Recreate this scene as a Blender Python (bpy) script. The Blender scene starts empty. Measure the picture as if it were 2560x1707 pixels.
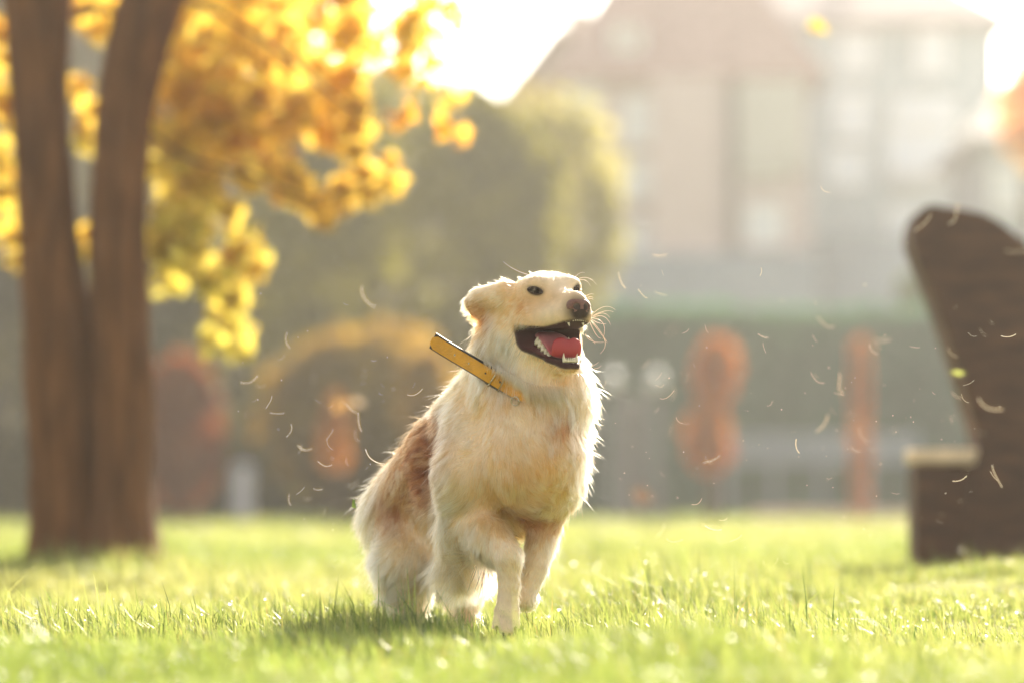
import bpy, math, random
import numpy as np
from mathutils import Vector, Matrix, kdtree

rng = np.random.default_rng(7)
random.seed(7)
SC = bpy.context.scene
COL = SC.collection

# ------------------------------------------------------------------ camera
H = 0.26                       # camera height above the lawn
FPX = 9600.0                   # focal length in photograph pixels (135 mm on 36 mm)
HORIZ = 1255.0
PITCH = math.atan((HORIZ - 853.5) / FPX)
FOCUS = 7.47
cd = bpy.data.cameras.new('camera')
cam = bpy.data.objects.new('camera', cd)
COL.objects.link(cam)
cam.location = (0, 0, H)
cam.rotation_euler = (math.radians(90) + PITCH, 0, 0)
cd.sensor_width = 36
cd.lens = 135
cd.clip_start = 0.05
cd.clip_end = 3000
cd.dof.use_dof = True
cd.dof.focus_distance = FOCUS
cd.dof.aperture_fstop = 2.0
SC.camera = cam

# ------------------------------------------------------------------ light
SUN_AZ, SUN_EL = math.radians(17), math.radians(27)
SDIR = Vector((math.sin(SUN_AZ) * math.cos(SUN_EL), math.cos(SUN_AZ) * math.cos(SUN_EL), math.sin(SUN_EL)))
w = bpy.data.worlds.new('World')
SC.world = w
w.use_nodes = True
wn = w.node_tree
bg = wn.nodes['Background']
sky = wn.nodes.new('ShaderNodeTexSky')
sky.sky_type = 'NISHITA'
sky.sun_disc = False
sky.sun_elevation = SUN_EL
sky.sun_rotation = SUN_AZ
sky.air_density = 1.0
sky.dust_density = 2.5
hs = wn.nodes.new('ShaderNodeHueSaturation')          # thin autumn haze: a whiter sky
hs.inputs['Saturation'].default_value = 0.25
wn.links.new(sky.outputs[0], hs.inputs['Color'])
wt = wn.nodes.new('ShaderNodeMix'); wt.data_type = 'RGBA'; wt.blend_type = 'MULTIPLY'
wt.inputs[0].default_value = 1.0
wt.inputs[7].default_value = (1.0, 0.945, 0.86, 1)         # warm late light over the whole sky
wn.links.new(hs.outputs[0], wt.inputs[6])
wn.links.new(wt.outputs[2], bg.inputs[0])
bg.inputs[1].default_value = 0.10
sl = bpy.data.lights.new('sun', 'SUN')
sl.energy = 4.6
sl.angle = math.radians(0.6)
sl.color = (1.0, 0.88, 0.70)
so = bpy.data.objects.new('sun', sl)
COL.objects.link(so)
so.rotation_euler = (-SDIR).to_track_quat('-Z', 'Y').to_euler()
so.location = (8, 30, 20)
vs = SC.view_settings
SC.display_settings.display_device = 'sRGB'
vs.view_transform = 'Standard'
vs.look = 'None'
vs.exposure = 1.68
vs.gamma = 1.0
vs.use_curve_mapping = False
cy = SC.cycles
cy.max_bounces = 14
cy.diffuse_bounces = 4
cy.glossy_bounces = 6
cy.transmission_bounces = 10
cy.transparent_max_bounces = 16
cy.volume_bounces = 0
cy.use_denoising = True
cy.sample_clamp_indirect = 8.0
HAZE_DENSITY = 0.00088
HAZE_COLOR = (0.95, 0.955, 0.93)
HAZE_ANISO = 0.6
# ------------------------------------------------------------------ helpers
def at(px, py, Y):
    """World point seen at photograph pixel (px, py) at distance Y ahead of the camera."""
    x = (px - 1280) / FPX
    z = (853.5 - py) / FPX
    dy = math.cos(PITCH) - z * math.sin(PITCH)
    dz = math.sin(PITCH) + z * math.cos(PITCH)
    k = Y / dy
    return np.array([x * k, Y, H + dz * k])


def tag(o, label=None, cat=None, group=None, kind=None):
    if label: o['label'] = label
    if cat: o['category'] = cat
    if group: o['group'] = group
    if kind: o['kind'] = kind
    return o


def link(o, parent=None):
    COL.objects.link(o)
    if parent is not None:
        o.parent = parent
    return o


def empty(name, loc=(0, 0, 0)):
    o = bpy.data.objects.new(name, None)
    o.location = loc
    o.empty_display_size = 0.1
    return link(o)


def mesh_np(name, V, F, mats, parent=None, smooth=False, col=None, midx=None):
    """V (n,3); F a list of face tuples or an (m,k) array; col per-vertex rgb."""
    me = bpy.data.meshes.new(name)
    V = np.asarray(V, dtype=np.float32)
    if isinstance(F, np.ndarray):
        loops = F.astype(np.int32).ravel()
        n, k = F.shape
        starts = np.arange(n, dtype=np.int32) * k
    else:
        loops = np.array([i for f in F for i in f], dtype=np.int32)
        tot = np.array([len(f) for f in F], dtype=np.int32)
        starts = np.concatenate([[0], np.cumsum(tot)[:-1]]).astype(np.int32)
        n = len(F)
    me.vertices.add(len(V)); me.vertices.foreach_set('co', V.ravel())
    me.loops.add(len(loops)); me.loops.foreach_set('vertex_index', loops)
    me.polygons.add(n)
    me.polygons.foreach_set('loop_start', starts)
    me.update(calc_edges=True)
    me.polygons.foreach_set('use_smooth', np.full(n, smooth, dtype=bool))
    if midx is not None:
        me.polygons.foreach_set('material_index', np.asarray(midx, dtype=np.int32))
    if col is not None:
        c = np.ones((len(V), 4), dtype=np.float32); c[:, :3] = col
        a = me.attributes.new('tint', 'FLOAT_COLOR', 'POINT')
        a.data.foreach_set('color', c.ravel())
    for m in (mats if isinstance(mats, (list, tuple)) else [mats]):
        me.materials.append(m)
    o = bpy.data.objects.new(name, me)
    return link(o, parent)


def noise3(P, scale, seed=0, octaves=3):
    """Cheap smooth pseudo-noise in about -1..1 for an (n,3) array."""
    r = np.random.default_rng(1000 + seed)
    out = np.zeros(len(P)); amp = 1.0; tot = 0
    for o in range(octaves):
        k = r.normal(size=(5, 3)); k /= np.linalg.norm(k, axis=1)[:, None]
        ph = r.uniform(0, 6.283, 5)
        fr = scale * (1.9 ** o) * r.uniform(0.7, 1.3, 5)
        v = sum(np.sin((P @ k[i]) * fr[i] + ph[i]) for i in range(5)) / 2.2
        out += amp * v; tot += amp; amp *= 0.55
    return out / tot


def mat(name, base=(0.5, 0.5, 0.5), rough=0.8, var=0.0, scale=8.0, bump=0.0, attr=None, spec=0.3,
        translucent=0.0, tcol=None, metal=0.0, stretch=None, dark=None, bscale=None):
    """Principled with noise-varied base colour, optional bump, optional 'tint' attribute and thin translucency."""
    m = bpy.data.materials.new(name); m.use_nodes = True
    nt = m.node_tree; N = nt.nodes; Lk = nt.links
    p = N['Principled BSDF']
    p.inputs['Roughness'].default_value = rough
    p.inputs['Specular IOR Level'].default_value = spec
    p.inputs['Metallic'].default_value = metal
    src = None
    if attr:
        a = N.new('ShaderNodeAttribute'); a.attribute_name = attr; src = a.outputs['Color']
    tc = N.new('ShaderNodeTexCoord')
    vec = tc.outputs['Object']
    if stretch:
        mp = N.new('ShaderNodeMapping'); mp.inputs['Scale'].default_value = stretch
        Lk.new(vec, mp.inputs['Vector']); vec = mp.outputs[0]
    if var > 0:
        nz = N.new('ShaderNodeTexNoise'); nz.inputs['Scale'].default_value = scale
        nz.inputs['Detail'].default_value = 5
        Lk.new(vec, nz.inputs['Vector'])
        mx = N.new('ShaderNodeMix'); mx.data_type = 'RGBA'
        if src is not None:
            dk = N.new('ShaderNodeMix'); dk.data_type = 'RGBA'; dk.blend_type = 'MULTIPLY'
            dk.inputs[0].default_value = 1.0
            Lk.new(src, dk.inputs[6]); dk.inputs[7].default_value = (1 - var, 1 - var, 1 - var, 1)
            Lk.new(dk.outputs[2], mx.inputs[6]); Lk.new(src, mx.inputs[7])
        else:
            d = dark or tuple(c * (1 - var) for c in base)
            mx.inputs[6].default_value = (*d, 1)
            mx.inputs[7].default_value = (*[min(1, c * (1 + var * 0.6)) for c in base], 1)
        rp = N.new('ShaderNodeMapRange'); rp.inputs[1].default_value = 0.3; rp.inputs[2].default_value = 0.7
        Lk.new(nz.outputs[0], rp.inputs[0]); Lk.new(rp.outputs[0], mx.inputs[0])
        src = mx.outputs[2]
    if src is not None:
        Lk.new(src, p.inputs['Base Color'])
    else:
        p.inputs['Base Color'].default_value = (*base, 1)
    if bump > 0:
        nb = N.new('ShaderNodeTexNoise'); nb.inputs['Scale'].default_value = bscale or scale * 3
        nb.inputs['Detail'].default_value = 4
        Lk.new(vec, nb.inputs['Vector'])
        b = N.new('ShaderNodeBump'); b.inputs['Strength'].default_value = bump; b.inputs['Distance'].default_value = 0.02
        Lk.new(nb.outputs[0], b.inputs['Height']); Lk.new(b.outputs[0], p.inputs['Normal'])
    if translucent > 0:
        t = N.new('ShaderNodeBsdfTranslucent')
        if tcol is not None:
            t.inputs[0].default_value = (*tcol, 1)
            if attr:
                mm = N.new('ShaderNodeMix'); mm.data_type = 'RGBA'; mm.blend_type = 'MULTIPLY'
                mm.inputs[0].default_value = 1.0
                Lk.new(src, mm.inputs[6]); mm.inputs[7].default_value = (*tcol, 1)
                Lk.new(mm.outputs[2], t.inputs[0])
        elif src is not None:
            Lk.new(src, t.inputs[0])
        ms = N.new('ShaderNodeMixShader'); ms.inputs[0].default_value = translucent
        Lk.new(p.outputs[0], ms.inputs[1]); Lk.new(t.outputs[0], ms.inputs[2])
        Lk.new(ms.outputs[0], N['Material Output'].inputs['Surface'])
    return m


def box(x0, x1, y0, y1, z0, z1, bev=0.0):
    if bev <= 0:
        V = [(x, y, z) for z in (z0, z1) for y in (y0, y1) for x in (x0, x1)]
        F = [(0, 2, 3, 1), (4, 5, 7, 6), (0, 1, 5, 4), (1, 3, 7, 5), (3, 2, 6, 7), (2, 0, 4, 6)]
        return np.array(V, float), F
    V = []
    rings = [(z0, bev), (z0 + bev, 0), (z1 - bev, 0), (z1, bev)]
    for z, i in rings:
        b = bev
        for (cx, sx) in ((x0, 1),):
            pass
        V += [(x0 + i + b, y0 + i, z), (x1 - i - b, y0 + i, z), (x1 - i, y0 + i + b, z), (x1 - i, y1 - i - b, z),
              (x1 - i - b, y1 - i, z), (x0 + i + b, y1 - i, z), (x0 + i, y1 - i - b, z), (x0 + i, y0 + i + b, z)]
    F = []
    for k in range(3):
        for j in range(8):
            a = k * 8 + j; c = k * 8 + (j + 1) % 8
            F.append((a, c, c + 8, a + 8))
    F.append(tuple(range(7, -1, -1))); F.append(tuple(range(24, 32)))
    return np.array(V, float), F


def join(parts):
    V, F, n = [], [], 0
    for v, f in parts:
        V.append(np.asarray(v, float)); F += [tuple(int(i) + n for i in q) for q in f]; n += len(v)
    return np.concatenate(V), F


def tube(pts, rad, seg=8, cap=True):
    P = np.asarray(pts, float); n = len(P)
    R = np.broadcast_to(np.asarray(rad, float), (n,))
    T = np.gradient(P, axis=0); T /= np.linalg.norm(T, axis=1)[:, None] + 1e-12
    ref = np.array([0, 0, 1.0]) if abs(T[0][2]) < 0.9 else np.array([1.0, 0, 0])
    V, F = [], []
    u = np.cross(ref, T[0]); u /= np.linalg.norm(u)
    for i in range(n):
        u = u - T[i] * (u @ T[i]); u /= np.linalg.norm(u) + 1e-12
        v = np.cross(T[i], u)
        for j in range(seg):
            a = 2 * math.pi * j / seg
            V.append(P[i] + R[i] * (math.cos(a) * u + math.sin(a) * v))
    for i in range(n - 1):
        for j in range(seg):
            a, b = i * seg + j, i * seg + (j + 1) % seg
            F.append((a, b, b + seg, a + seg))
    if cap:
        F.append(tuple(range(seg - 1, -1, -1))); F.append(tuple((n - 1) * seg + j for j in range(seg)))
    return np.array(V), F


def ball(c, r, seg=16, rings=10, squash=(1, 1, 1)):
    V, F = [], []
    for i in range(rings + 1):
        t = math.pi * i / rings
        for j in range(seg):
            a = 2 * math.pi * j / seg
            V.append((c[0] + r * squash[0] * math.sin(t) * math.cos(a), c[1] + r * squash[1] * math.sin(t) * math.sin(a), c[2] + r * squash[2] * math.cos(t)))
    for i in range(rings):
        for j in range(seg):
            a, b = i * seg + j, i * seg + (j + 1) % seg
            F.append((a, a + seg, b + seg, b))
    return np.array(V), F


def shift(vf, o):
    return np.asarray(vf[0]) - np.asarray(o), vf[1]


def leaf_cloud(name, P, size, tint, m, parent=None, elong=1.6, seed=1, origin=None, droop=0.0):
    """Leaf-sized faces (two triangles folded along the midrib) at points P."""
    r = np.random.default_rng(seed); n = len(P)
    size = np.broadcast_to(size, (n,)) * r.uniform(0.7, 1.3, n)
    a = r.normal(size=(n, 3)); a[:, 2] -= droop
    a /= np.linalg.norm(a, axis=1)[:, None]
    b = np.cross(a, r.normal(size=(n, 3))); b /= np.linalg.norm(b, axis=1)[:, None] + 1e-9
    c = np.cross(a, b)
    L = (size * elong * 0.5)[:, None]; W = (size * 0.5)[:, None]
    fold = 0.25
    V = np.stack([P - a * L, P + b * W + c * W * fold, P + a * L, P - b * W + c * W * fold], axis=1).reshape(-1, 3)
    i = np.arange(n) * 4
    F = np.concatenate([np.stack([i, i + 1, i + 2], 1), np.stack([i, i + 2, i + 3], 1)])
    colr = np.repeat(tint, 4, axis=0)
    if origin is not None:
        V = V - np.asarray(origin)
    return mesh_np(name, V, F, m, parent, col=colr)


def ground_z(x, y):
    x = np.asarray(x, float); y = np.asarray(y, float)
    P = np.stack([x, y, np.zeros_like(x)], -1).reshape(-1, 3)
    z = 0.016 * noise3(P, 2.2, 31, 3) + 0.008 * noise3(P, 9.0, 33, 2)
    z = z.reshape(x.shape)
    z = z * np.clip((60 - y) / 20, 0, 1)
    z = z + 0.085 * np.exp(-(((x - 1.9) / 0.9) ** 2 + ((y - 10.6) / 1.3) ** 2))
    return z
# ------------------------------------------------------------------ setting: ground, haze, far things
def build_ground():
    ys = np.concatenate([np.arange(-6, 3, 1.5), np.arange(3, 14, 0.12), np.arange(14, 30, 0.5), np.arange(30, 70, 2.0), np.array([75, 90, 120, 200, 400, 900])])
    xs = np.concatenate([[-500, -120, -40, -20, -10, -6], np.arange(-4, 4.01, 0.16), [6, 10, 20, 40, 120, 500]])
    X, Y = np.meshgrid(xs, ys, indexing='ij')
    Z = ground_z(X, Y)
    V = np.stack([X, Y, Z], -1).reshape(-1, 3)
    nx, ny = len(xs), len(ys)
    i, j = np.meshgrid(np.arange(nx - 1), np.arange(ny - 1), indexing='ij')
    a = (i * ny + j).ravel()
    F = np.stack([a, a + ny, a + ny + 1, a + 1], 1)
    m = mat('lawn_soil', (0.21, 0.21, 0.07), rough=0.95, var=0.45, scale=3.0, bump=0.4, spec=0.1)
    g = mesh_np('ground', V, F, m, smooth=True)
    tag(g, 'flat park lawn reaching back to the hedge and houses', kind='structure')


def build_haze():
    V, F = box(-45, 45, -3, 112, -1.2, 22)
    m = bpy.data.materials.new('haze_air'); m.use_nodes = True
    nt = m.node_tree
    for n in list(nt.nodes): nt.nodes.remove(n)
    o = nt.nodes.new('ShaderNodeOutputMaterial'); v = nt.nodes.new('ShaderNodeVolumePrincipled')
    v.inputs['Color'].default_value = (*HAZE_COLOR, 1)
    v.inputs['Density'].default_value = HAZE_DENSITY
    v.inputs['Anisotropy'].default_value = HAZE_ANISO
    nt.links.new(v.outputs[0], o.inputs['Volume'])
    h = mesh_np('haze', V, F, m)
    tag(h, 'bright autumn haze in the air over the park', kind='stuff')


def grass_blades(X, Y, hgt, wid, lean, colr, m, name):
    r = np.random.default_rng(len(X))
    n = len(X)
    Z = ground_z(X, Y) - 0.004
    B = np.stack([X, Y, Z], 1)
    az = r.uniform(0, 2 * math.pi, n)
    la = r.normal(2.6, 1.3, n)                       # lean heading, mostly one way
    side = np.stack([np.cos(az), np.sin(az), np.zeros(n)], 1)
    ld = np.stack([np.cos(la), np.sin(la), np.zeros(n)], 1)
    up = np.array([0, 0, 1.0])
    hw = (wid / 2)[:, None]
    p1 = B + up * (hgt * 0.5)[:, None] + ld * (lean * hgt * 0.18)[:, None]
    p2 = B + up * (hgt * (1 - 0.35 * lean ** 2))[:, None] + ld * (lean * hgt * 0.75)[:, None]
    V = np.stack([B - side * hw, B + side * hw, p1 - side * hw * 0.8, p1 + side * hw * 0.8, p2], 1).reshape(-1, 3)
    i = np.arange(n) * 5
    tri = np.concatenate([np.stack([i, i + 1, i + 3], 1), np.stack([i, i + 3, i + 2], 1), np.stack([i + 2, i + 3, i + 4], 1)])
    o = mesh_np(name, V, tri, m, col=np.repeat(colr, 5, axis=0))
    return p2


def build_grass():
    r = np.random.default_rng(3)
    m = mat('grass_blade', attr='tint', rough=0.38, spec=0.35, translucent=0.55, tcol=(1.45, 1.45, 1.0))
    def scatter(d0, d1, dens, marg, power=1.0):
        area = 0.2667 * (d1 ** 2 - d0 ** 2) / 2 + 2 * marg * (d1 - d0)
        n = int(area * dens)
        out = np.zeros((0, 2))
        y = r.uniform(d0, d1, n * 2); hwid = 0.1334 * y + marg
        keep = r.uniform(size=n * 2) < hwid / (0.1334 * d1 + marg)
        y = y[keep][:n]; hwid = hwid[keep][:n]
        return r.uniform(-1, 1, len(y)) * hwid, y
    tips = []
    for (d0, d1, dens, marg, h0, w0, nm) in ((3.1, 11.5, 9500, 0.75, 0.042, 0.0032, 'grass'), (11.5, 22, 2400, 1.6, 0.052, 0.0060, 'grass'), (22, 57, 330, 3.5, 0.06, 0.016, 'grass')):
        x, y = scatter(d0, d1, dens, marg)
        P = np.stack([x, y, 0 * x], 1)
        patch = noise3(P, 3.0, 61, 3); fine = noise3(P, 11.0, 62, 2); big = noise3(P, 0.9, 63, 2)
        h = h0 * (0.88 + 0.78 * patch + 0.5 * fine) * r.uniform(0.45, 1.4, len(x))
        tall = r.uniform(size=len(x)) < 0.02
        h = np.where(tall, h * 1.9, h)
        # a few rank tufts in front of the dog and at the foot of the tree
        for tx, ty, rr, k in ((-0.30, 6.9, 0.16, 0.9), (-0.20, 7.1, 0.13, 0.9), (-0.42, 6.55, 0.2, 0.8), (0.28, 5.6, 0.18, 0.7), (-0.95, 6.0, 0.2, 0.5), (1.0, 6.6, 0.3, 0.4), (0.3, 8.8, 0.25, 0.4), (-1.2, 13.6, 0.4, 1.0), (1.3, 10.6, 0.6, 0.6)):
            h = h * (1 + k * np.exp(-((x - tx) ** 2 + (y - ty) ** 2) / rr ** 2))
        h = h * (1 - 0.62 * np.exp(-((x - 0.02) / 0.13) ** 4 - ((y - 6.95) / 0.62) ** 4))      # trodden short under the fore paws
        h = np.clip(h, 0.010, 0.17)
        ln = np.clip(np.abs(r.normal(0.55, 0.4, len(x))), 0, 1.25)
        base = np.array([0.19, 0.245, 0.07]); yel = np.array([0.35, 0.345, 0.155]); drk = np.array([0.05, 0.085, 0.022]); dry = np.array([0.34, 0.28, 0.12])
        t = np.clip(0.5 + 0.5 * big + r.normal(0, 0.25, len(x)), 0, 1)[:, None]
        c = base * (1 - t) + yel * t
        dk = (r.uniform(size=len(x)) < 0.10 + 0.10 * np.clip(fine, 0, 1))[:, None]
        c = np.where(dk, drk, c)
        dr = (r.uniform(size=len(x)) < 0.02)[:, None]
        c = np.where(dr, dry, c) * r.uniform(0.8, 1.15, len(x))[:, None]
        w_ = w0 * r.uniform(0.6, 1.3, len(x))
        p2 = grass_blades(x, y, h, w_, ln, c, m, nm)
        o = COL.objects[-1] if False else bpy.data.objects[[k for k in bpy.data.objects.keys() if k.startswith('grass')][-1]]
        tag(o, 'short bright green lawn grass lit from behind', kind='stuff')
        tips.append(p2)
    # tall single dark stems left of the dog
    xs, ys, hs = [], [], []
    for (px, py, Y, top) in ((832, 1520, 7.05, 0.150), (842, 1540, 7.0, 0.11), (795, 1545, 6.95, 0.10), (803, 1540, 6.9, 0.12), (868, 1520, 7.1, 0.10), (560, 1560, 6.4, 0.12), (700, 1600, 6.2, 0.11), (1120, 1600, 6.75, 0.12), (1098, 1600, 6.7, 0.13), (1140, 1610, 6.7, 0.13), (1075, 1600, 6.75, 0.12), (1160, 1615, 6.8, 0.11)):
        p = at(px, py, Y); xs.append(p[0]); ys.append(Y); hs.append(top)
    xs, ys, hs = np.array(xs), np.array(ys), np.array(hs)
    xs = np.concatenate([xs, -0.30 + r.normal(0, 0.06, 60), -0.16 + r.normal(0, 0.05, 40)]); ys = np.concatenate([ys, 6.85 + r.normal(0, 0.08, 60), 6.75 + r.normal(0, 0.06, 40)]); hs = np.concatenate([hs, r.uniform(0.05, 0.10, 100)])
    grass_blades(xs, ys, hs, np.full(len(xs), 0.0034), np.clip(np.abs(r.normal(0.15, 0.2, len(xs))), 0, 0.8), np.repeat(np.array([[0.045, 0.085, 0.02]]), len(xs), 0), m, 'grass_tuft')
    tag(bpy.data.objects['grass_tuft'], 'taller dark green grass stems standing left of the dog', kind='stuff')
    return np.concatenate(tips[:2]), m


def build_dew(tips):
    """Dew drops caught on blade tips: tiny spheres, one object."""
    r = np.random.default_rng(17)
    m = bpy.data.materials.new('dew_water'); m.use_nodes = True
    nt = m.node_tree
    p = nt.nodes['Principled BSDF']
    p.inputs['Base Color'].default_value = (1, 1, 1, 1); p.inputs['Roughness'].default_value = 0.16
    p.inputs['Transmission Weight'].default_value = 1.0; p.inputs['IOR'].default_value = 1.33
    near = tips[(tips[:, 1] < 13.5)]
    n = 2600
    cl_ = noise3(near * [1, 1, 0], 2.6, 88, 2) + r.normal(0, 0.25, len(near))
    near = near[cl_ > 0.05]
    S_ = near[r.choice(len(near), n, replace=False)]
    v0, f0 = ball((0, 0, 0), 1.0, 8, 5)
    rad = np.clip(r.lognormal(math.log(0.00105), 0.55, n), 0.0005, 0.0030)
    big = r.choice(n, 260, replace=False); rad[big] = r.uniform(0.0022, 0.0050, 260)
    V = (v0[None] * rad[:, None, None] + S_[:, None]).reshape(-1, 3)
    F = (np.array(f0)[None] + (np.arange(n) * len(v0))[:, None, None]).reshape(-1, 4)
    o = mesh_np('dew_drops', V, F, m, smooth=True)
    tag(o, 'tiny dew drops glinting on the grass tips', kind='stuff')


def trunk_mesh(profile, Y0, depth_ratio, seed, seg=40, sub=70):
    """profile rows: (py, px_left, px_right); bark ridges are displaced geometry."""
    pr = np.array(sorted(profile), float)
    py = np.linspace(pr[-1, 0], pr[0, 0], sub)
    xl = np.interp(py, pr[:, 0], pr[:, 1]); xr = np.interp(py, pr[:, 0], pr[:, 2])
    k = np.ones(3) / 3
    for _ in range(2):
        xl = np.convolve(np.pad(xl, 1, 'edge'), k, 'valid'); xr = np.convolve(np.pad(xr, 1, 'edge'), k, 'valid')
    V = []
    for i in range(sub):
        a, b = at(xl[i], py[i], Y0), at(xr[i], py[i], Y0)
        c = (a + b) / 2; rx = (b[0] - a[0]) / 2
        th = np.linspace(0, 2 * math.pi, seg, endpoint=False)
        P = np.stack([np.cos(th) * 3, np.sin(th) * 3, np.full(seg, c[2] * 0.8)], 1)
        rid = 1 + 0.075 * noise3(P, 2.2, seed, 3) + 0.035 * noise3(P * [1, 1, 4], 5, seed + 1, 2)
        V.append(np.stack([c[0] + rx * np.cos(th) * rid, Y0 + rx * depth_ratio * np.sin(th) * rid, np.full(seg, c[2])], 1))
    V = np.concatenate(V)
    F = [(i * seg + j, i * seg + (j + 1) % seg, (i + 1) * seg + (j + 1) % seg, (i + 1) * seg + j) for i in range(sub - 1) for j in range(seg)]
    F.append(tuple((sub - 1) * seg + j for j in range(seg))); F.append(tuple(range(seg - 1, -1, -1)))
    return V, F


def blob_points(blobs, Y0, Y1, per, r, flat=1.0):
    """leaf positions in soft clumps; blobs are (px, py, radius px, weight) seen at the mean distance."""
    Ym = (Y0 + Y1) / 2
    out, tag_ = [], []
    for b in blobs:
        n = int(per * b[3] * (b[2] / 100.0) ** 2)
        c = at(b[0], b[1], Ym); rad = b[2] / FPX * Ym
        # sub-clumps
        ns = max(3, int(6 * (b[2] / 100.0) ** 2))
        sub = r.normal(size=(ns, 3)) * np.array([0.5, 0.5 * (Y1 - Y0) / (2 * rad) * 0.9 if rad > 0 else 1, 0.5]) * rad
        k = r.integers(0, ns, n)
        p = c + sub[k] + r.normal(size=(n, 3)) * rad * 0.34
        p[:, 1] = np.clip(p[:, 1], Y0, Y1)
        out.append(p); tag_.append(np.full(n, b[4] if len(b) > 4 else 0.0))
    return np.concatenate(out), np.concatenate(tag_)


def build_park_tree():
    Y = 14.4
    base = np.array([at(200, 1410, Y)[0], Y, 0.0])
    root = empty('park_tree', base)
    tag(root, 'big autumn tree with two fused brown trunks and drooping yellow leaves', 'tree')
    bark = mat('brown_bark', (0.175, 0.078, 0.029), rough=0.9, var=0.5, scale=5, stretch=(4, 4, 0.7), bump=0.9, bscale=26, spec=0.15)
    tL = [(1480, 20, 270), (1430, 40, 266), (1390, 58, 262), (1340, 70, 255), (1200, 70, 248), (1000, 64, 242), (800, 55, 232), (600, 48, 196), (400, 38, 180), (200, 24, 168), (0, 8, 180), (-160, -10, 190), (-500, -60, 160), (-900, -120, 120)]
    tR = [(1480, 200, 446), (1430, 212, 424), (1390, 218, 408), (1340, 225, 394), (1200, 228, 386), (1000, 232, 388), (800, 226, 376), (600, 218, 364), (400, 232, 368), (300, 234, 376), (200, 246, 396), (120, 262, 420), (0, 296, 462), (-160, 350, 520), (-500, 470, 620), (-900, 600, 720)]
    for prof, yy, sd in ((tL, Y + 0.06, 3), (tR, Y, 9)):
        v, f = trunk_mesh(prof, yy, 0.95, sd)
        mesh_np('trunk', v - base, f, bark, root, smooth=True)
    r = np.random.default_rng(5)
    # limbs carrying the hanging sprays
    def limb(pts, r0, r1):
        P = np.array([at(a, b, c) for a, b, c in pts]); n = 14
        t = np.linspace(0, len(P) - 1, n); Pi = np.stack([np.interp(t, np.arange(len(P)), P[:, k]) for k in range(3)], 1)
        v, f = tube(Pi, np.linspace(r0, r1, n), 8)
        mesh_np('limb', v - base, f, bark, root, smooth=True)
    limb([(440, -20, Y), (560, 40, 14.0), (700, 130, 13.6), (860, 260, 13.4), (940, 310, 13.4)], 0.012, 0.003)
    limb([(480, -120, Y), (700, -80, 14.8), (900, 0, 15.2), (1060, 90, 15.4), (1130, 160, 15.4)], 0.012, 0.003)
    limb([(370, 330, Y), (470, 400, 13.9), (640, 440, 13.6), (760, 500, 13.5), (880, 470, 13.5), (985, 425, 13.5)], 0.009, 0.003)
    limb([(400, 120, Y), (480, 260, 15.4), (560, 480, 15.7), (600, 700, 15.8), (575, 880, 15.8)], 0.009, 0.003)
    limb([(150, 60, Y), (90, 150, 15.4), (20, 320, 15.9), (-20, 560, 16.0)], 0.04, 0.005)
    limb([(190, 40, Y), (240, 20, 14.0), (300, 40, 13.8)], 0.02, 0.004)
    B = [(520, 50, 130, 1, .1), (640, 60, 130, 1, .1), (760, 50, 95, 1, .0), (880, 30, 80, .9, .0), (450, 180, 90, 1, .1), (560, 190, 110, 1, .15), (660, 230, 110, 1.2, .05), (770, 220, 85, .9, .0), (620, 290, 70, .9, .0), (720, 290, 64, 1.0, .0),
         (840, 280, 56, 1.5, .0), (900, 318, 44, 1.6, .0), (870, 190, 60, .7, .0), (960, 60, 60, .6, .0), (1030, 110, 60, .45, .0), (1110, 110, 60, .3, .0), (990, 200, 40, .5, .0), (1080, 205, 40, .5, .0),
         (420, 300, 60, 1, .35), (410, 420, 62, 1, .5), (480, 440, 80, 1, .5), (560, 330, 60, 1, .2), (450, 540, 80, .9, .6), (560, 520, 70, .8, .55), (640, 450, 44, 1.0, .4), (420, 640, 60, 1, .7), (500, 650, 60, 1, .7), (600, 640, 50, .7, .5), (640, 665, 34, .8, .2),
         (560, 700, 60, 1.1, .6), (575, 760, 52, 1.1, .7), (590, 820, 44, 1.0, .8), (565, 880, 36, .9, .8), (400, 700, 30, .5, .7),
         (690, 440, 40, 2.2, .15), (735, 480, 36, 2.6, .1), (775, 515, 34, 3.0, .05), (820, 508, 34, 3.2, .05), (865, 490, 34, 3.0, .05), (910, 470, 30, 3.0, .05), (950, 450, 26, 2.8, .1), (978, 432, 18, 2.6, .1),
         (20, 130, 50, 1.0, .2), (5, 300, 50, 1.0, .2), (10, 420, 46, 1.1, .35), (10, 520, 50, 1.1, .4), (15, 600, 42, 1.0, .3), (-60, 200, 90, .8, .2), (-60, 480, 90, .8, .4),
         (215, 20, 60, 1.1, .1), (290, 25, 40, 1.1, .1), (250, 90, 36, .8, .0), (170, 180, 26, 1.2, .1), (185, 240, 26, 1.2, .2), (200, 310, 26, 1.3, .35), (212, 370, 20, 1.0, .5), (210, 600, 20, 1.5, .0), (212, 640, 16, 1.3, .0), (350, 10, 40, .8, 0)]
    front = [b for b in B if b[1] < 700]
    P, g = blob_points(B, 13.9, 16.3, 400, r)
    # keep leaves out of the line through the trunks: those right of the stems hang in front or behind, none inside the wood
    zc = P[:, 2]; px = 1280 + P[:, 0] / P[:, 1] * FPX
    pyl = HORIZ - (P[:, 2] - H) / P[:, 1] * FPX
    edge = np.interp(pyl, [q[0] for q in sorted(tR)], [q[2] for q in sorted(tR)])
    inside = (px > 20) & (px < edge + 12) & (P[:, 1] < Y + 0.4)
    P[inside, 1] = Y + 0.42 + r.uniform(0, 1.3, inside.sum())
    keep = P[:, 2] > 0.55
    P, g = P[keep], g[keep]
    n = len(P)
    gold = np.array([0.82, 0.58, 0.10]); lime = np.array([0.60, 0.55, 0.12]); rust = np.array([0.60, 0.32, 0.05])
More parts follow.
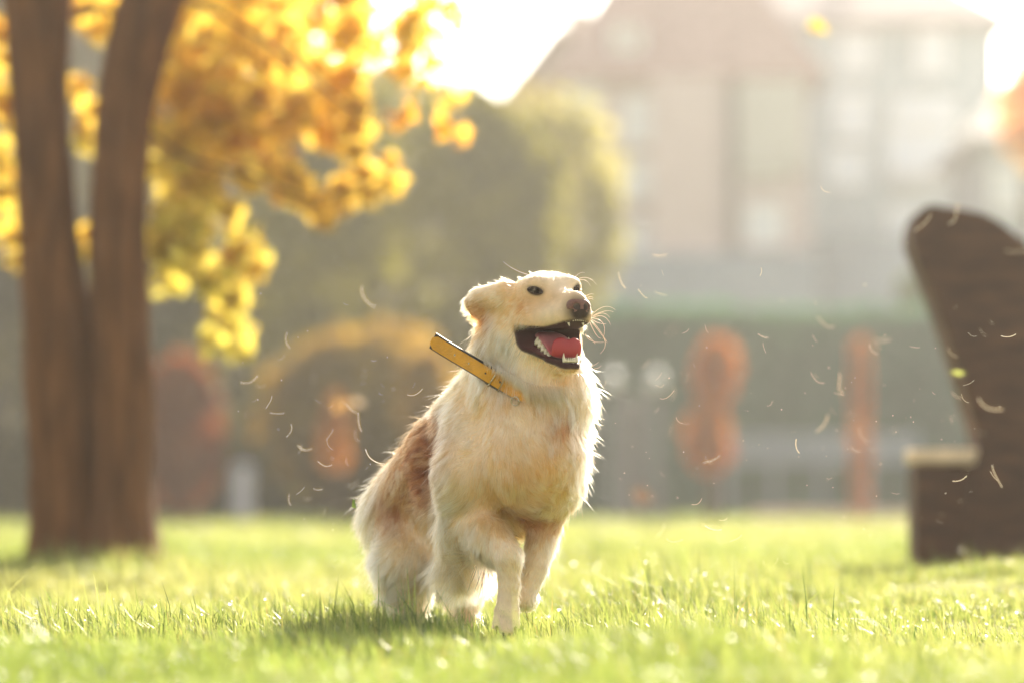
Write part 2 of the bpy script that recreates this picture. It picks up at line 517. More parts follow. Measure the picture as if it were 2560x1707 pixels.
    t = np.clip(g + r.normal(0, .18, n), 0, 1)[:, None]
    c = gold * (1 - t) + lime * t
    ru = (r.uniform(size=n) < 0.05 * (1 - g))[:, None]
    c = np.where(ru, rust, c) * r.uniform(0.7, 1.15, n)[:, None]
    lm = mat('yellow_leaf', attr='tint', rough=0.5, spec=0.25, translucent=0.72, tcol=(1.12, 1.12, 1.0))
    o = leaf_cloud('crown', P, 0.056, c, lm, root, 1.35, 6, base, 0.4)
    tag(o, kind='stuff')
    # single leaves hanging clear of the crown
    for k, (px_, py_, yy) in enumerate(((982, 302, 13.8), (1032, 288, 13.8), (1115, 318, 13.9), (1165, 350, 14.0))):
        c0 = at(px_, py_, yy)
        p = c0 + r.normal(size=(3, 3)) * 0.018
        leaf_cloud('leaf', p, 0.085, np.repeat(np.array([[0.70, 0.40, 0.06]]), 3, 0), lm, root, 1.3, 40 + k, base)


def far_tree(name, label, cat, px, py_top, py_bot, halfw, Y, tint0, tint1, n, size, seed, shape='dome', group=None, trunk=True, thick=None, tc=(1.1, 1.2, 0.6), tl=0.4):
    """crown of leaf faces in a lumpy volume with gaps, over a short trunk."""
    r = np.random.default_rng(seed)
    c = at(px, (py_top + py_bot) / 2, Y); top = at(px, py_top, Y)[2]; bot = max(at(px, py_bot, Y)[2], 0.03)
    rx = halfw / FPX * Y; rz = (top - bot) / 2; ry = thick if thick else rx * 0.8
    base = np.array([c[0], Y, 0.0])
    root = empty(name, base); tag(root, label, cat, group)
    lumps = r.normal(size=(60, 3)); lumps /= np.linalg.norm(lumps, axis=1)[:, None]
    amp = r.uniform(0.05, 0.25, 60)
    d = r.normal(size=(n, 3)); d /= np.linalg.norm(d, axis=1)[:, None]
    rr = r.uniform(0.25, 1, n) ** 0.45
    near = np.argmax(d @ lumps.T, axis=1)
    rr = rr * (0.86 + amp[near] * r.uniform(0.5, 1, n))
    P = d * rr[:, None]
    if shape == 'cone':
        s = np.clip(1.05 - 0.75 * (P[:, 2] * 0.5 + 0.5), 0.2, 1); P[:, 0] *= s; P[:, 1] *= s
    if shape == 'box':
        P = np.sign(P) * np.abs(P) ** 0.6
    P = P * np.array([rx, ry, rz]) + np.array([0, 0, bot + rz])
    P[:, 2] = np.clip(P[:, 2], 0.03, None)
    ns = noise3(P / max(rx, 0.3), 3.5, seed, 2)
    keep = r.uniform(size=n) < 0.62 + 0.5 * ns
    P = P[keep]; ns = ns[keep]
    t = np.clip(0.5 + 0.6 * noise3(P / max(rx, .3), 2.0, seed + 2, 2) + r.normal(0, .2, len(P)), 0, 1)[:, None]
    cl = (np.array(tint0) * (1 - t) + np.array(tint1) * t) * r.uniform(0.75, 1.2, len(P))[:, None]
    key = 'leaf_%s' % str(tc)
    m = bpy.data.materials.get(key) or mat(key, attr='tint', rough=0.6, spec=0.2, translucent=tl, tcol=tc)
    o = leaf_cloud('crown', P, size, cl, m, root, 1.4, seed)
    tag(o, kind='stuff')
    if trunk:
        bk = bpy.data.materials.get('far_bark') or mat('far_bark', (0.09, 0.06, 0.04), rough=0.9, var=0.4, scale=6, bump=0.5)
        hh = bot + rz
        v, f = tube([(0, 0, -0.05), (0.01, 0, hh * 0.4), (0.03, 0.02, hh)], [0.09 * rx + 0.02, 0.07 * rx + 0.015, 0.03 * rx + 0.008], 8)
        mesh_np('trunk', v, f, bk, root, smooth=True)
        for k in range(3):
            a = k * 2.1 + seed
            v, f = tube([(0.01, 0, hh * 0.55), (math.cos(a) * rx * 0.3, math.sin(a) * ry * 0.3, hh * 0.9), (math.cos(a) * rx * 0.6, math.sin(a) * ry * 0.6, hh * 1.15)], [0.04 * rx + 0.008, 0.03 * rx + 0.005, 0.01 * rx + 0.003], 6)
            mesh_np('limb', v, f, bk, root, smooth=True)
    return root


def build_far_plants():
    FT = far_tree
    olive0, olive1 = (0.16, 0.14, 0.014), (0.36, 0.30, 0.035)
    FT('green_tree', 'dark olive tree behind the yellow leaves, left of the weeping tree', 'tree', 1020, 215, 1230, 400, 52, olive0, olive1, 22000, 0.24, 21, 'box', thick=1.4)
    FT('green_tree', 'dim olive tree showing between the two-stemmed trunk and the rounded bush', 'tree', 560, 560, 1290, 260, 54, (0.12, 0.11, 0.018), (0.27, 0.21, 0.03), 9000, 0.2, 22, 'box', thick=1.2)
    FT('green_tree', 'grey green tree at the far left edge behind the brown trunk', 'tree', -20, 600, 1300, 240, 50, (0.10, 0.085, 0.035), (0.18, 0.14, 0.05), 7000, 0.2, 23, 'box', thick=1.2)
    FT('weeping_tree', 'pale yellow green tree beside the left end of the pink house', 'tree', 1405, 235, 860, 165, 55, (0.30, 0.29, 0.12), (0.44, 0.41, 0.17), 2000, 0.18, 24, tc=(1.3, 1.25, 0.8), tl=0.45)
    FT('round_bush', 'broad rounded olive brown bush at the back of the lawn behind the dog', 'bush', 910, 800, 1300, 268, 40, (0.17, 0.12, 0.014), (0.40, 0.30, 0.035), 12000, 0.10, 25, tc=(1.3, 1.0, 0.5), tl=0.5)
    FT('round_bush', 'reddish brown rounded bush beside the double trunk', 'bush', 450, 880, 1270, 115, 39, (0.20, 0.065, 0.014), (0.32, 0.115, 0.025), 6000, 0.09, 26, tc=(1.3, 0.9, 0.6))
    FT('orange_shrub', 'small orange shrub in front of the rounded olive bush', 'shrub', 838, 985, 1180, 48, 36, (0.40, 0.17, 0.03), (0.60, 0.28, 0.05), 1500, 0.07, 27, 'cone', tc=(1.3, 1.1, 0.7), tl=0.5)
    FT('yellow_bush', 'golden bush rising at the right shoulder of the rounded olive bush', 'bush', 1060, 850, 1120, 70, 37, (0.28, 0.17, 0.03), (0.42, 0.30, 0.06), 2000, 0.08, 37, tc=(1.3, 1.1, 0.6), tl=0.5)
    # orange shrub of two lobes before the hedge
    FT('orange_tree', 'little orange tree of two tapering lobes in front of the green hedge', 'tree', 1792, 840, 1010, 58, 44, (0.44, 0.17, 0.035), (0.58, 0.27, 0.06), 2200, 0.08, 28, 'dome', tc=(1.3, 1.0, 0.7), tl=0.5)
    FT('orange_shrub', 'orange shrub filling out below the little orange tree', 'shrub', 1772, 960, 1185, 84, 43.5, (0.44, 0.17, 0.035), (0.58, 0.27, 0.06), 2500, 0.08, 29, 'cone', tc=(1.3, 1.0, 0.7), tl=0.5)
    FT('orange_column_tree', 'slim orange columnar tree standing near the dark bench', 'tree', 2150, 835, 1290, 19, 45, (0.40, 0.16, 0.045), (0.52, 0.24, 0.07), 2200, 0.08, 30, 'box', tc=(1.3, 1.0, 0.7), tl=0.5)
    FT('green_tree', 'grey green tree partly hidden by the leaning back of the bench', 'tree', 2420, 640, 1280, 200, 62, (0.11, 0.14, 0.09), (0.18, 0.21, 0.13), 6000, 0.22, 32, 'box')
    FT('golden_tree', 'sunlit golden tree at the right edge beyond the grey house', 'tree', 2570, 150, 420, 80, 60, (0.75, 0.55, 0.25), (0.85, 0.65, 0.35), 1100, 0.16, 33, tc=(1.4, 1.3, 1.0), tl=0.6)
    # far-off wood behind everything on the left, one mass
    r = np.random.default_rng(70)
    n = 42000
    px = r.uniform(-900, 1400, n)
    topy = np.interp(px, [-900, 500, 690, 760, 1000, 1060, 1200, 1330, 1400], [-200, -160, -60, 150, 200, 235, 262, 225, 300])
    u_ = r.uniform(0, 1, n) ** 0.8
    Yw = 74 + r.uniform(-2.0, 2.0, n)
    P = np.array([at(a_, t_, y_) for a_, t_, y_ in zip(px, topy, Yw)])
    P[:, 2] *= u_ * (1 + 0.05 * noise3(P, 0.9, 66, 2))
    P = P[noise3(P, 1.1, 67, 2) > -0.62]
    t = np.clip(0.5 + 0.6 * noise3(P, 0.5, 68, 2), 0, 1)[:, None]
    cl = np.array([0.15, 0.12, 0.018]) * (1 - t) + np.array([0.34, 0.25, 0.035]) * t
    wmat = mat('wood_leaf', attr='tint', rough=0.6, spec=0.2, translucent=0.4, tcol=(1.2, 1.2, 0.7))
    o = leaf_cloud('woodland', P, 0.42, cl, wmat, None, 1.3, 71)
    tag(o, 'far off olive wood behind the trees on the left', kind='stuff')
    # hedge
    r = np.random.default_rng(77)
    a, b = at(1180, 1300, 58), at(3900, 1300, 58)
    base = np.array([(a[0] + b[0]) / 2, 58, 0.0])
    root = empty('hedge', base); tag(root, 'long clipped green hedge across the back of the lawn on the right', 'hedge')
    n = 41000
    top = at(1800, 772, 58)[2]
    P = np.stack([r.uniform(a[0], b[0], n) - base[0], r.uniform(-0.7, 0.7, n), r.uniform(0.02, 1, n) * top], 1)
    P[:, 2] *= 1 + 0.06 * noise3(P, 1.3, 9, 2)
    sh = r.uniform(size=n) < 0.7
    P[sh, 1] = -0.7 + 0.25 * np.abs(r.normal(size=sh.sum())) + 0.15 * noise3(P[sh] * [1, 0, 1], 2.0, 4, 2)
    t = np.clip(0.5 + 0.5 * noise3(P, 1.2, 5, 2), 0, 1)[:, None]
    cl = np.array([0.09, 0.20, 0.14]) * (1 - t) + np.array([0.18, 0.31, 0.22]) * t
    m = mat('hedge_leaf', attr='tint', rough=0.6, spec=0.2, translucent=0.45, tcol=(1.1, 1.2, 0.85))
    tag(leaf_cloud('foliage', P, 0.16, cl, m, root, 1.3, 8), kind='stuff')
    bk = mat('hedge_wood', (0.06, 0.05, 0.035), rough=0.9, var=0.4, scale=6)
    L_ = (b[0] - a[0]) / 2
    for k in range(9):
        x = -L_ + 2 * L_ * (k + 0.5) / 9
        v, f = tube([(x, 0, -0.05), (x + 0.05, 0.02, top * 0.45), (x - 0.03, 0, top * 0.8)], [0.06, 0.05, 0.02], 8)
        mesh_np('stem', v, f, bk, root, smooth=True)
    # low dark hedge at the left, under the bushes
    a, b = at(-300, 1300, 55), at(1250, 1300, 55)
    base = np.array([(a[0] + b[0]) / 2, 55, 0.0])
    root = empty('hedge', base); tag(root, 'low dark hedge along the back of the lawn on the left', 'hedge')
    n = 12000; top = at(600, 1130, 55)[2]
    P = np.stack([r.uniform(a[0], b[0], n) - base[0], r.uniform(-0.5, 0.5, n), r.uniform(0.02, 1, n) * top], 1)
    t = np.clip(0.5 + 0.5 * noise3(P, 1.5, 6, 2), 0, 1)[:, None]
    cl = np.array([0.05, 0.042, 0.022]) * (1 - t) + np.array([0.10, 0.075, 0.04]) * t
    tag(leaf_cloud('foliage', P, 0.16, cl, m, root, 1.3, 12), kind='stuff')
    for k in range(6):
        x = (b[0] - a[0]) * ((k + 0.5) / 6 - 0.5)
        v, f = tube([(x, 0, -0.05), (x + 0.03, 0.02, top * 0.7)], [0.05, 0.02], 8)
        mesh_np('stem', v, f, bk, root, smooth=True)


def poly_prism(pts, y0, y1):
    """extrude an x-z outline (counter-clockwise seen from the camera) from y0 to y1."""
    n = len(pts)
    V = [(x, y0, z) for x, z in pts] + [(x, y1, z) for x, z in pts]
    F = [tuple(range(n)), tuple(range(2 * n - 1, n - 1, -1))]
    F += [(i, i + n, (i + 1) % n + n, (i + 1) % n) for i in range(n)]
    return np.array(V, float), F


def build_house(name, label, Y, xl, xr, py_eave, py_ridge, wall, roofc, wins, depth, ridge, extra=()):
    a, b = at(xl, 1300, Y)[0], at(xr, 1300, Y)[0]
    ze = at(1280, py_eave, Y)[2]; zr = at(1280, py_ridge, Y)[2]
    base = np.array([(a + b) / 2, Y, 0.0]); hw = (b - a) / 2
    root = empty(name, base); tag(root, label, 'house')
    wm = mat(name + '_plaster', wall, rough=0.9, var=0.12, scale=0.8, bump=0.15, bscale=12)
    rm = mat(name + '_roof_tile', roofc, rough=0.85, var=0.3, scale=3, bump=0.4)
    gm = mat(name + '_glass', (0.60, 0.66, 0.73), rough=0.2, spec=0.7)
    fm = mat(name + '_frame', (0.70, 0.70, 0.68), rough=0.6)
    v, f = box(-hw, hw, 0, depth, -0.3, ze)
    mesh_np('wall', v, f, wm, root)
    e = 0.35
    if ridge == 'x':       # ridge runs left-right, slope faces the camera, hipped ends
        hp = hw * 0.42
        v = np.array([(-hw - e, -e, ze), (hw + e, -e, ze), (hw + e, depth + e, ze), (-hw - e, depth + e, ze), (-hw + hp, depth / 2, zr), (hw - hp, depth / 2, zr)])
        v = np.vstack([v, v[:4] - [0, 0, 0.22]])
        f = [(0, 1, 5, 4), (1, 2, 5), (2, 3, 4, 5), (3, 0, 4), (6, 7, 1, 0), (7, 8, 2, 1), (8, 9, 3, 2), (9, 6, 0, 3), (9, 8, 7, 6)]
    else:                  # gable towards the camera
        v = np.array([(-hw - e, -e, ze - 0.1), (0, -e, zr), (hw + e, -e, ze - 0.1), (-hw - e, depth + e, ze - 0.1), (0, depth + e, zr), (hw + e, depth + e, ze - 0.1)])
        v = np.vstack([v, v - [0, 0, 0.28]])
        f = [(0, 1, 4, 3), (1, 2, 5, 4), (6, 9, 10, 7), (7, 10, 11, 8), (0, 6, 7, 1), (1, 7, 8, 2), (3, 4, 10, 9), (4, 5, 11, 10), (0, 3, 9, 6), (2, 8, 11, 5)]
        gv, gf = poly_prism([(-hw, ze), (hw, ze), (0, zr - 0.3)], 0.002, depth - 0.002)
        mesh_np('gable', gv, gf, wm, root)
    roof = mesh_np('roof', v, f, rm, root)
    v, f = box(hw * 0.25, hw * 0.25 + 0.6, depth * 0.5, depth * 0.5 + 0.6, zr - 0.9, zr + 0.8)
    mesh_np('chimney', v, f, wm, roof)
    for (px, py, w_, h_) in wins:
        c = at(px, py, Y); ww = w_ / FPX * Y / 2; hh = h_ / FPX * Y / 2; t = 0.09
        x = c[0] - base[0]; z = c[2]
        parts = [box(x - ww - t, x + ww + t, -0.07, 0.06, z + hh, z + hh + t), box(x - ww - t, x + ww + t, -0.12, 0.06, z - hh - t, z - hh),
                 box(x - ww - t, x - ww, -0.07, 0.06, z - hh, z + hh), box(x + ww, x + ww + t, -0.07, 0.06, z - hh, z + hh), box(x - 0.03, x + 0.03, -0.05, 0.05, z - hh, z + hh)]
        v, f = join(parts)
        wo = mesh_np('window', v, f, fm, root)
        v, f = box(x - ww, x + ww, -0.02, 0.03, z - hh, z + hh)
        mesh_np('pane', v, f, gm, wo)
    for nm, x0, x1, y0_, y1_, z0p, z1p, colr in extra:
        xa, xb = at(x0, 1300, Y)[0] - base[0], at(x1, 1300, Y)[0] - base[0]
        za, zb = at(1280, z1p, Y)[2], at(1280, z0p, Y)[2]
        v, f = box(xa, xb, y0_, y1_, max(za, -0.2), zb)
        mesh_np(nm, v, f, mat(nm + '_paint', colr, rough=0.85, var=0.1, scale=1), root)
    return root


def build_houses():
    build_house('pink_house', 'tall pale pink house with a rusty pink tiled roof behind the hedge', 86, 1420, 2030, 185, -120, (0.47, 0.40, 0.42), (0.34, 0.22, 0.19),
                [(1460, 260, 70, 90), (1480, 420, 60, 100), (1600, 300, 70, 110), (1700, 300, 60, 110), (1600, 450, 70, 90), (1910, 270, 90, 110), (1910, 400, 90, 90), (1740, 590, 80, 70), (1600, 600, 60, 80), (1910, 560, 80, 90)], 7, 'x',
                [('bay', 1630, 1800, -0.55, 0.0, 200, 640, (0.53, 0.45, 0.46)), ('drainpipe', 1826, 1842, -0.2, 0.0, 190, 660, (0.22, 0.20, 0.19)), ('bay', 1850, 2010, -0.4, 0.0, 205, 430, (0.47, 0.48, 0.46)), ('dormer', 1530, 1610, 0.4, 2.2, 60, 190, (0.55, 0.55, 0.55)), ('ground_floor', 1430, 2040, -0.9, 0.0, 640, 1300, (0.22, 0.28, 0.37))])
    build_house('grey_house', 'wide grey house with hipped dusky roof, right of and behind the pink house', 95, 1640, 2500, 48, -150, (0.36, 0.42, 0.46), (0.30, 0.25, 0.265),
                [(2140, 130, 60, 90), (2330, 130, 60, 100), (2130, 290, 70, 100), (2310, 280, 150, 50), (2305, 385, 160, 110), (2120, 420, 80, 80), (2290, 560, 120, 90)], 8, 'x',
                [('balcony', 2230, 2390, -1.1, 0.0, 440, 470, (0.5, 0.5, 0.5)), ('ground_floor', 2050, 2480, -0.8, 0.0, 600, 1300, (0.21, 0.26, 0.32))])
    build_house('house_wing', 'low bluish grey house wing at the right edge behind the bench', 84, 2470, 2900, 340, 180, (0.36, 0.41, 0.47), (0.32, 0.31, 0.33), [(2520, 470, 60, 90), (2620, 470, 60, 90)], 7, 'x')
    build_house('side_house', 'lower brown gabled house end at the left of the pink house', 92, 1322, 1470, 190, 60, (0.42, 0.32, 0.27), (0.22, 0.13, 0.09), [(1390, 320, 50, 70)], 6, 'y')


def build_far_furniture():
    wm = mat('white_wall_paint', (0.30, 0.34, 0.40), rough=0.8, var=0.1, scale=2)
    a, b = at(1820, 1300, 56), at(2290, 1300, 56)
    zt = at(1280, 1082, 56)[2]; zb = at(1280, 1160, 56)[2]
    base = np.array([(a[0] + b[0]) / 2, 56, 0.0]); hw = (b[0] - a[0]) / 2
    root = empty('pale_fence', base); tag(root, 'pale blue grey rail fence in front of the hedge, behind the orange trees', 'fence')
    for k in range(4):
        z0 = zb + (zt - zb) * k / 4
        v, f = box(-hw, hw, -0.02, 0.02, z0 + 0.012, z0 + (zt - zb) / 4 - 0.012)
        mesh_np('rail', v, f, wm, root)
    for k in range(5):
        x = -hw + 2 * hw * k / 4
        v, f = box(x - 0.04, x + 0.04, 0.022, 0.10, -0.1, zt + 0.04)
        mesh_np('post', v, f, wm, root)
    # low stone kerb
    sm = mat('pink_stone', (0.80, 0.64, 0.52), rough=0.85, var=0.2, scale=3, bump=0.3)
    a, b = at(1880, 1300, 46), at(2420, 1300, 46)
    base = np.array([(a[0] + b[0]) / 2, 46, 0.0]); hw = (b[0] - a[0]) / 2
    root = empty('low_wall', base); tag(root, 'long low pinkish stone wall on the grass left of the bench', 'wall')
    nb = 8; zt = at(1280, 1276, 46)[2]; zt = max(zt, 0.12)
    for k in range(nb):
        x0 = -hw + 2 * hw * k / nb
        v, f = box(x0 + 0.006, x0 + 2 * hw / nb - 0.006, -0.15, 0.15, -0.05, zt + 0.008 * (k % 2), 0.012)
        mesh_np('stone', v, f, sm, root)
    # globe lamps
    gm = mat('lamp_globe_white', (0.55, 0.58, 0.60), rough=0.4)
    pm = mat('lamp_post_grey', (0.20, 0.18, 0.20), rough=0.6)
    for (px, py, lab) in ((1530, 952, 'white globe lamp on a grey post, left one, close to the running dog'), (1637, 952, 'white globe lamp on a grey post, right one, close to the orange tree')):
        c = at(px, py, 48); base = np.array([c[0], 48, 0.0])
        root = empty('street_lamp', base); tag(root, lab, 'lamp', 'globe lamps before the hedge')
        v, f = tube([(0, 0, -0.05), (0, 0, 0.08), (0, 0, 0.10), (0, 0, c[2] - 0.12)], [0.07, 0.07, 0.035, 0.03], 12)
        mesh_np('post', v, f, pm, root, smooth=True)
        v, f = ball((0, 0, c[2]), 0.125, 20, 14)
        mesh_np('globe', v, f, gm, root, smooth=True)
        v, f = tube([(0, 0, c[2] - 0.14), (0, 0, c[2] - 0.10)], [0.07, 0.07], 14)
        mesh_np('collar_ring', v, f, pm, root)
    # pale posts
    pp = mat('pale_post_paint', (0.60, 0.58, 0.62), rough=0.7, var=0.15, scale=4)
    for (px, pt, w_, Y, lab) in ((607, 1165, 50, 50, 'short pale bollard at the back of the lawn right of the double trunk'), (1580, 1000, 44, 53, 'grey mauve post between the two globe lamps')):
        t = at(px, pt, Y); rr = w_ / FPX * Y / 2
        base = np.array([t[0], Y, 0.0]); root = empty('bollard' if pt > 1100 else 'gate_post', base); tag(root, lab, 'post')
        v, f = tube([(0, 0, -0.05), (0, 0, t[2] - 0.05), (0, 0, t[2] - 0.03)], [rr, rr * 0.92, rr * 0.92], 16)
        mesh_np('shaft', v, f, pp if pt > 1100 else pm, root, smooth=False)
        v, f = ball((0, 0, t[2] - 0.03), rr * 0.98, 16, 8, (1, 1, 0.5))
        mesh_np('post_cap', v, f, pp if pt > 1100 else pm, root, smooth=True)


def build_bench():
    Y = 13.6
    wood = mat('dark_bench_wood', (0.080, 0.032, 0.010), rough=0.65, var=0.5, scale=6, stretch=(1, 1, 5), bump=0.4, bscale=30, spec=0.3)
    pale = mat('sunlit_top_wood', (0.80, 0.62, 0.42), rough=0.5, var=0.3, scale=8, spec=0.4)  # pale board; its brightness paints in the sunlit rim of the block
    base = np.array([at(2480, 1400, Y)[0], Y, 0.0])
    root = empty('park_bench', base)
    tag(root, 'massive dark brown bench with tall leaning curved back at the right edge', 'bench')

    def outline(pix):
        return [(at(px, py, Y)[0] - base[0], at(px, py, Y)[2]) for px, py in pix]

    def smooth_prism(pix, y0, y1, r_=0.012, n=4):
        p = np.array(outline(pix))
        # densify with Catmull-Rom for rounded outlines
        q = []
        N = len(p)
        for i in range(N):
            p0, p1, p2, p3 = p[i - 1], p[i], p[(i + 1) % N], p[(i + 2) % N]
            for t in np.linspace(0, 1, 5, endpoint=False):
                q.append(0.5 * (2 * p1 + (p2 - p0) * t + (2 * p0 - 5 * p1 + 4 * p2 - p3) * t * t + (3 * p1 - p0 - 3 * p2 + p3) * t ** 3))
        q = np.array(q); c = q.mean(0); m_ = len(q)
        nx = np.roll(q, -1, 0) - np.roll(q, 1, 0); nr = np.stack([nx[:, 1], -nx[:, 0]], 1); nr /= np.linalg.norm(nr, axis=1)[:, None] + 1e-9
        if ((q - c) * nr).sum() < 0: nr = -nr
        V, F = [], []
        rings = [(y0, -r_), (y0 + r_, 0), (y1 - r_, 0), (y1, -r_)]
        for y, o in rings:
            V += [(a + n_[0] * o, y, b + n_[1] * o) for (a, b), n_ in zip(q, nr)]
        for k in range(3):
            F += [(k * m_ + i, k * m_ + (i + 1) % m_, (k + 1) * m_ + (i + 1) % m_, (k + 1) * m_ + i) for i in range(m_)]
        F.append(tuple(range(m_ - 1, -1, -1))); F.append(tuple(range(3 * m_, 4 * m_)))
        return np.array(V), F
    # leaning back slab, then the solid side block with its pale top, then the seat running out of the picture
    backp = [(2700, 1440), (2420, 1440), (2424, 1180), (2434, 1110), (2404, 1000), (2360, 860), (2318, 740), (2282, 655), (2268, 600), (2280, 545), (2312, 522), (2352, 526), (2410, 534), (2460, 548), (2512, 582), (2570, 640), (2640, 760), (2700, 900)]
    v, f = smooth_prism(backp, -0.16, 0.16)
    mesh_np('backrest', v - [0, 0, 0] , f, wood, root, smooth=False)
    p = outline([(2280, 1470), (2280, 1160), (2440, 1160), (2440, 1470)])
    v, f = box(p[0][0], p[2][0], -0.13, 0.14, p[0][1] - 0.02, p[1][1], 0.012)
    mesh_np('side_block', v, f, wood, root)
    v, f = box(p[0][0] - 0.01, p[2][0] - 0.004, -0.14, 0.15, p[1][1] + 0.002, p[1][1] + 0.055, 0.008)
    mesh_np('top_board', v, f, pale, root)
    s0 = outline([(2600, 1180), (3000, 1120)])
    for k in range(4):
        v, f = box(s0[0][0], s0[1][0], -0.30 + k * 0.16, -0.16 + k * 0.16, s0[0][1] - 0.03, s0[0][1] + 0.015, 0.008)
        mesh_np('seat_board', v, f, wood, root)
    v, f = box(s0[1][0] - 0.12, s0[1][0], -0.30, 0.32, -0.04, s0[0][1] - 0.033, 0.01)
    mesh_np('leg', v, f, wood, root)


def build_loose_hair():
    r = np.random.default_rng(23)
    m = mat('loose_hair', (0.90, 0.80, 0.64), rough=0.4, spec=0.4, translucent=0.6, tcol=(0.95, 0.86, 0.72))
    meshes = []
    for k in range(7):
        t = np.linspace(-0.5, 0.5, 11)
        bend = r.uniform(0.2, 1.0)
        P = np.stack([t, 0.12 * np.sin(t * r.uniform(2, 5)), bend * (t ** 2) + (0.3 * t ** 3 if k % 2 else 0)], 1)
        v, f = tube(P, np.full(11, (0.010, 0.013, 0.015, 0.011, 0.016, 0.022, 0.013)[k]), 5)
        tmp = mesh_np('loose_hair', v, f, m, smooth=True)
        meshes.append(tmp.data); bpy.data.objects.remove(tmp)
    spots = []
    for _ in range(46): spots.append((r.normal(1790, 240), r.normal(1010, 190), 0))
    for _ in range(30): spots.append((r.uniform(2050, 2540), r.uniform(760, 1330), 1))
    for _ in range(34): spots.append((r.normal(800, 95), r.normal(1060, 110), 0))
    for _ in range(12): spots.append((r.uniform(1480, 2100), r.uniform(1290, 1420), 0))
    for _ in range(8): spots.append((r.uniform(900, 1080), r.uniform(930, 1160), 0))
    fixed = [(2060, 478, 30, 7.45, 0.6), (2080, 424, 8, 7.4, 0.2), (1656, 682, 14, 7.4, 1.2), (1670, 992, 42, 7.45, -0.4), (1780, 1150, 45, 6.95, -0.4), (1715, 830, 20, 7.45, -0.7), (1910, 870, 26, 7.5, 1.5), (1745, 1258, 34, 7.4, -0.5),
             (1990, 1115, 36, 7.4, 1.4), (2098, 985, 26, 6.9, 0.1), (2040, 950, 42, 6.95, 0.6), (2310, 560, 60, 6.2, -0.7), (2390, 540, 60, 6.1, -1.0), (2540, 630, 50, 5.9, 0.0), (2470, 1020, 70, 6.2, 0.5), (2400, 1200, 40, 7.2, -0.2), (2490, 1190, 60, 6.9, 1.3), (2430, 840, 26, 7.3, 0.3),
             (2390, 990, 40, 6.6, 0.4), (1040, 985, 40, 7.5, -0.3), (1480, 1140, 40, 7.2, 1.3), (1335, 725, 14, 6.95, -1.1)]
    allh = [(x, y, float(np.clip(r.lognormal(3.05, 0.5), 8, 60)), FOCUS + (r.normal(-0.1, 0.85) if z == 0 else r.uniform(-1.9, 0.2)), r.uniform(-1.5, 1.5)) for x, y, z in spots] + fixed
    for i, (px, py, ln, Y, rot) in enumerate(allh):
        if 1080 < px < 1500 and 640 < py < 1600 and i < len(spots): continue
        Y = max(4.8, Y)
        o = bpy.data.objects.new('loose_hair', meshes[i % 7])
        s = ln / FPX * Y
        o.scale = (s, s, s); o.location = at(px, py, Y)
        o.rotation_euler = (r.uniform(-0.5, 0.5), rot, r.uniform(-0.6, 0.6))
        if px > 2260 and py < 1380: where = 'in front of the dark bench'
        elif py > 1290: where = 'low over grass right of the dog' if px > 1300 else 'low over grass left of the dog'
        elif px < 1200: where = 'off the back of the running dog'
        elif py < 900: where = 'high before the hedge and houses'
        else: where = 'before the orange trees and fence'
        tag(o, 'pale loose dog hair drifting ' + where, 'hair', 'loose hairs floating ' + where)
        COL.objects.link(o)
    # dust specks
    n = 120
    v0, f0 = ball((0, 0, 0), 1.0, 6, 4)
    Y = FOCUS + r.normal(0, 0.7, n); px = np.where(r.uniform(size=n) < 0.7, r.uniform(1480, 2500, n), r.uniform(560, 1000, n)); py = r.normal(1050, 190, n)
    C = np.array([at(a, b, c) for a, b, c in zip(px, py, Y)]); rad = r.uniform(0.0004, 0.0012, n)
    V = (v0[None] * rad[:, None, None] + C[:, None]).reshape(-1, 3)
    F = (np.array(f0)[None] + (np.arange(n) * len(v0))[:, None, None]).reshape(-1, 4)
    tag(mesh_np('dust', V, F, m), 'fine bright dust specks in the air around the dog', kind='stuff')
    # drifting leaves and a torn grass blade
    lm = bpy.data.materials['yellow_leaf']
    for k, (px, py, Y, sz, colr, lab) in enumerate(((2038, 55, 15.0, 0.085, (0.75, 0.55, 0.03), 'single yellow leaf falling in front of the pale houses'),
                                          (1604, 1238, 15.0, 0.07, (0.09, 0.06, 0.045), 'single tan leaf drifting low before the hedge'),
                                          (860, 1010, 15.0, 0.06, (0.75, 0.45, 0.18), 'single orange leaf drifting before the rounded bush'),
                                          (2395, 930, 6.0, 0.011, (0.22, 0.24, 0.07), 'yellow green leaf scrap flying in front of the dark bench'),
                                          (886, 1258, 7.6, 0.014, (0.16, 0.22, 0.05), 'torn green grass blade beside the rump of the dog'))):
        c = at(px, py, Y)
        n = 3 if k < 3 else 1
        P = r.normal(size=(n, 3)) * (0.015 if n > 1 else 0)
        o = leaf_cloud('drifting_leaf', P, sz, np.repeat(np.array([colr]), n, 0), lm, None, 1.3 if k < 3 else 2.6, 60 + k)
        o.location = c
        tag(o, lab, 'leaf')
# ------------------------------------------------------------------ the dog
S = FOCUS / FPX * 1.004        # one photograph pixel at the dog, in metres
DY = 7.5


def q2w(Q):
    """dog space (pixel right of centre, pixel deep, pixel above the horizon line) -> metres."""
    Q = np.asarray(Q, float)
    return np.stack([Q[..., 0] * S, DY + Q[..., 1] * S, H + Q[..., 2] * S], -1)


def Q(px, py, d):
    return np.array([px - 1280.0, d, HORIZ - py])


# head frame
PSI, TH = math.radians(27), math.radians(9)
hf = np.array([math.sin(PSI) * math.cos(TH), -math.cos(PSI) * math.cos(TH), math.sin(TH)])
hr = np.array([math.cos(PSI), math.sin(PSI), 0.0])
hu = np.cross(hf, hr); hu /= np.linalg.norm(hu)
HM = Q(1389, 729, -30)


def L(f, r, u):
    return HM + f * hf + r * hr + u * hu


# primitives: (kind, a, b, ra, rb, group, flow direction, fur length, lift)
PR = []


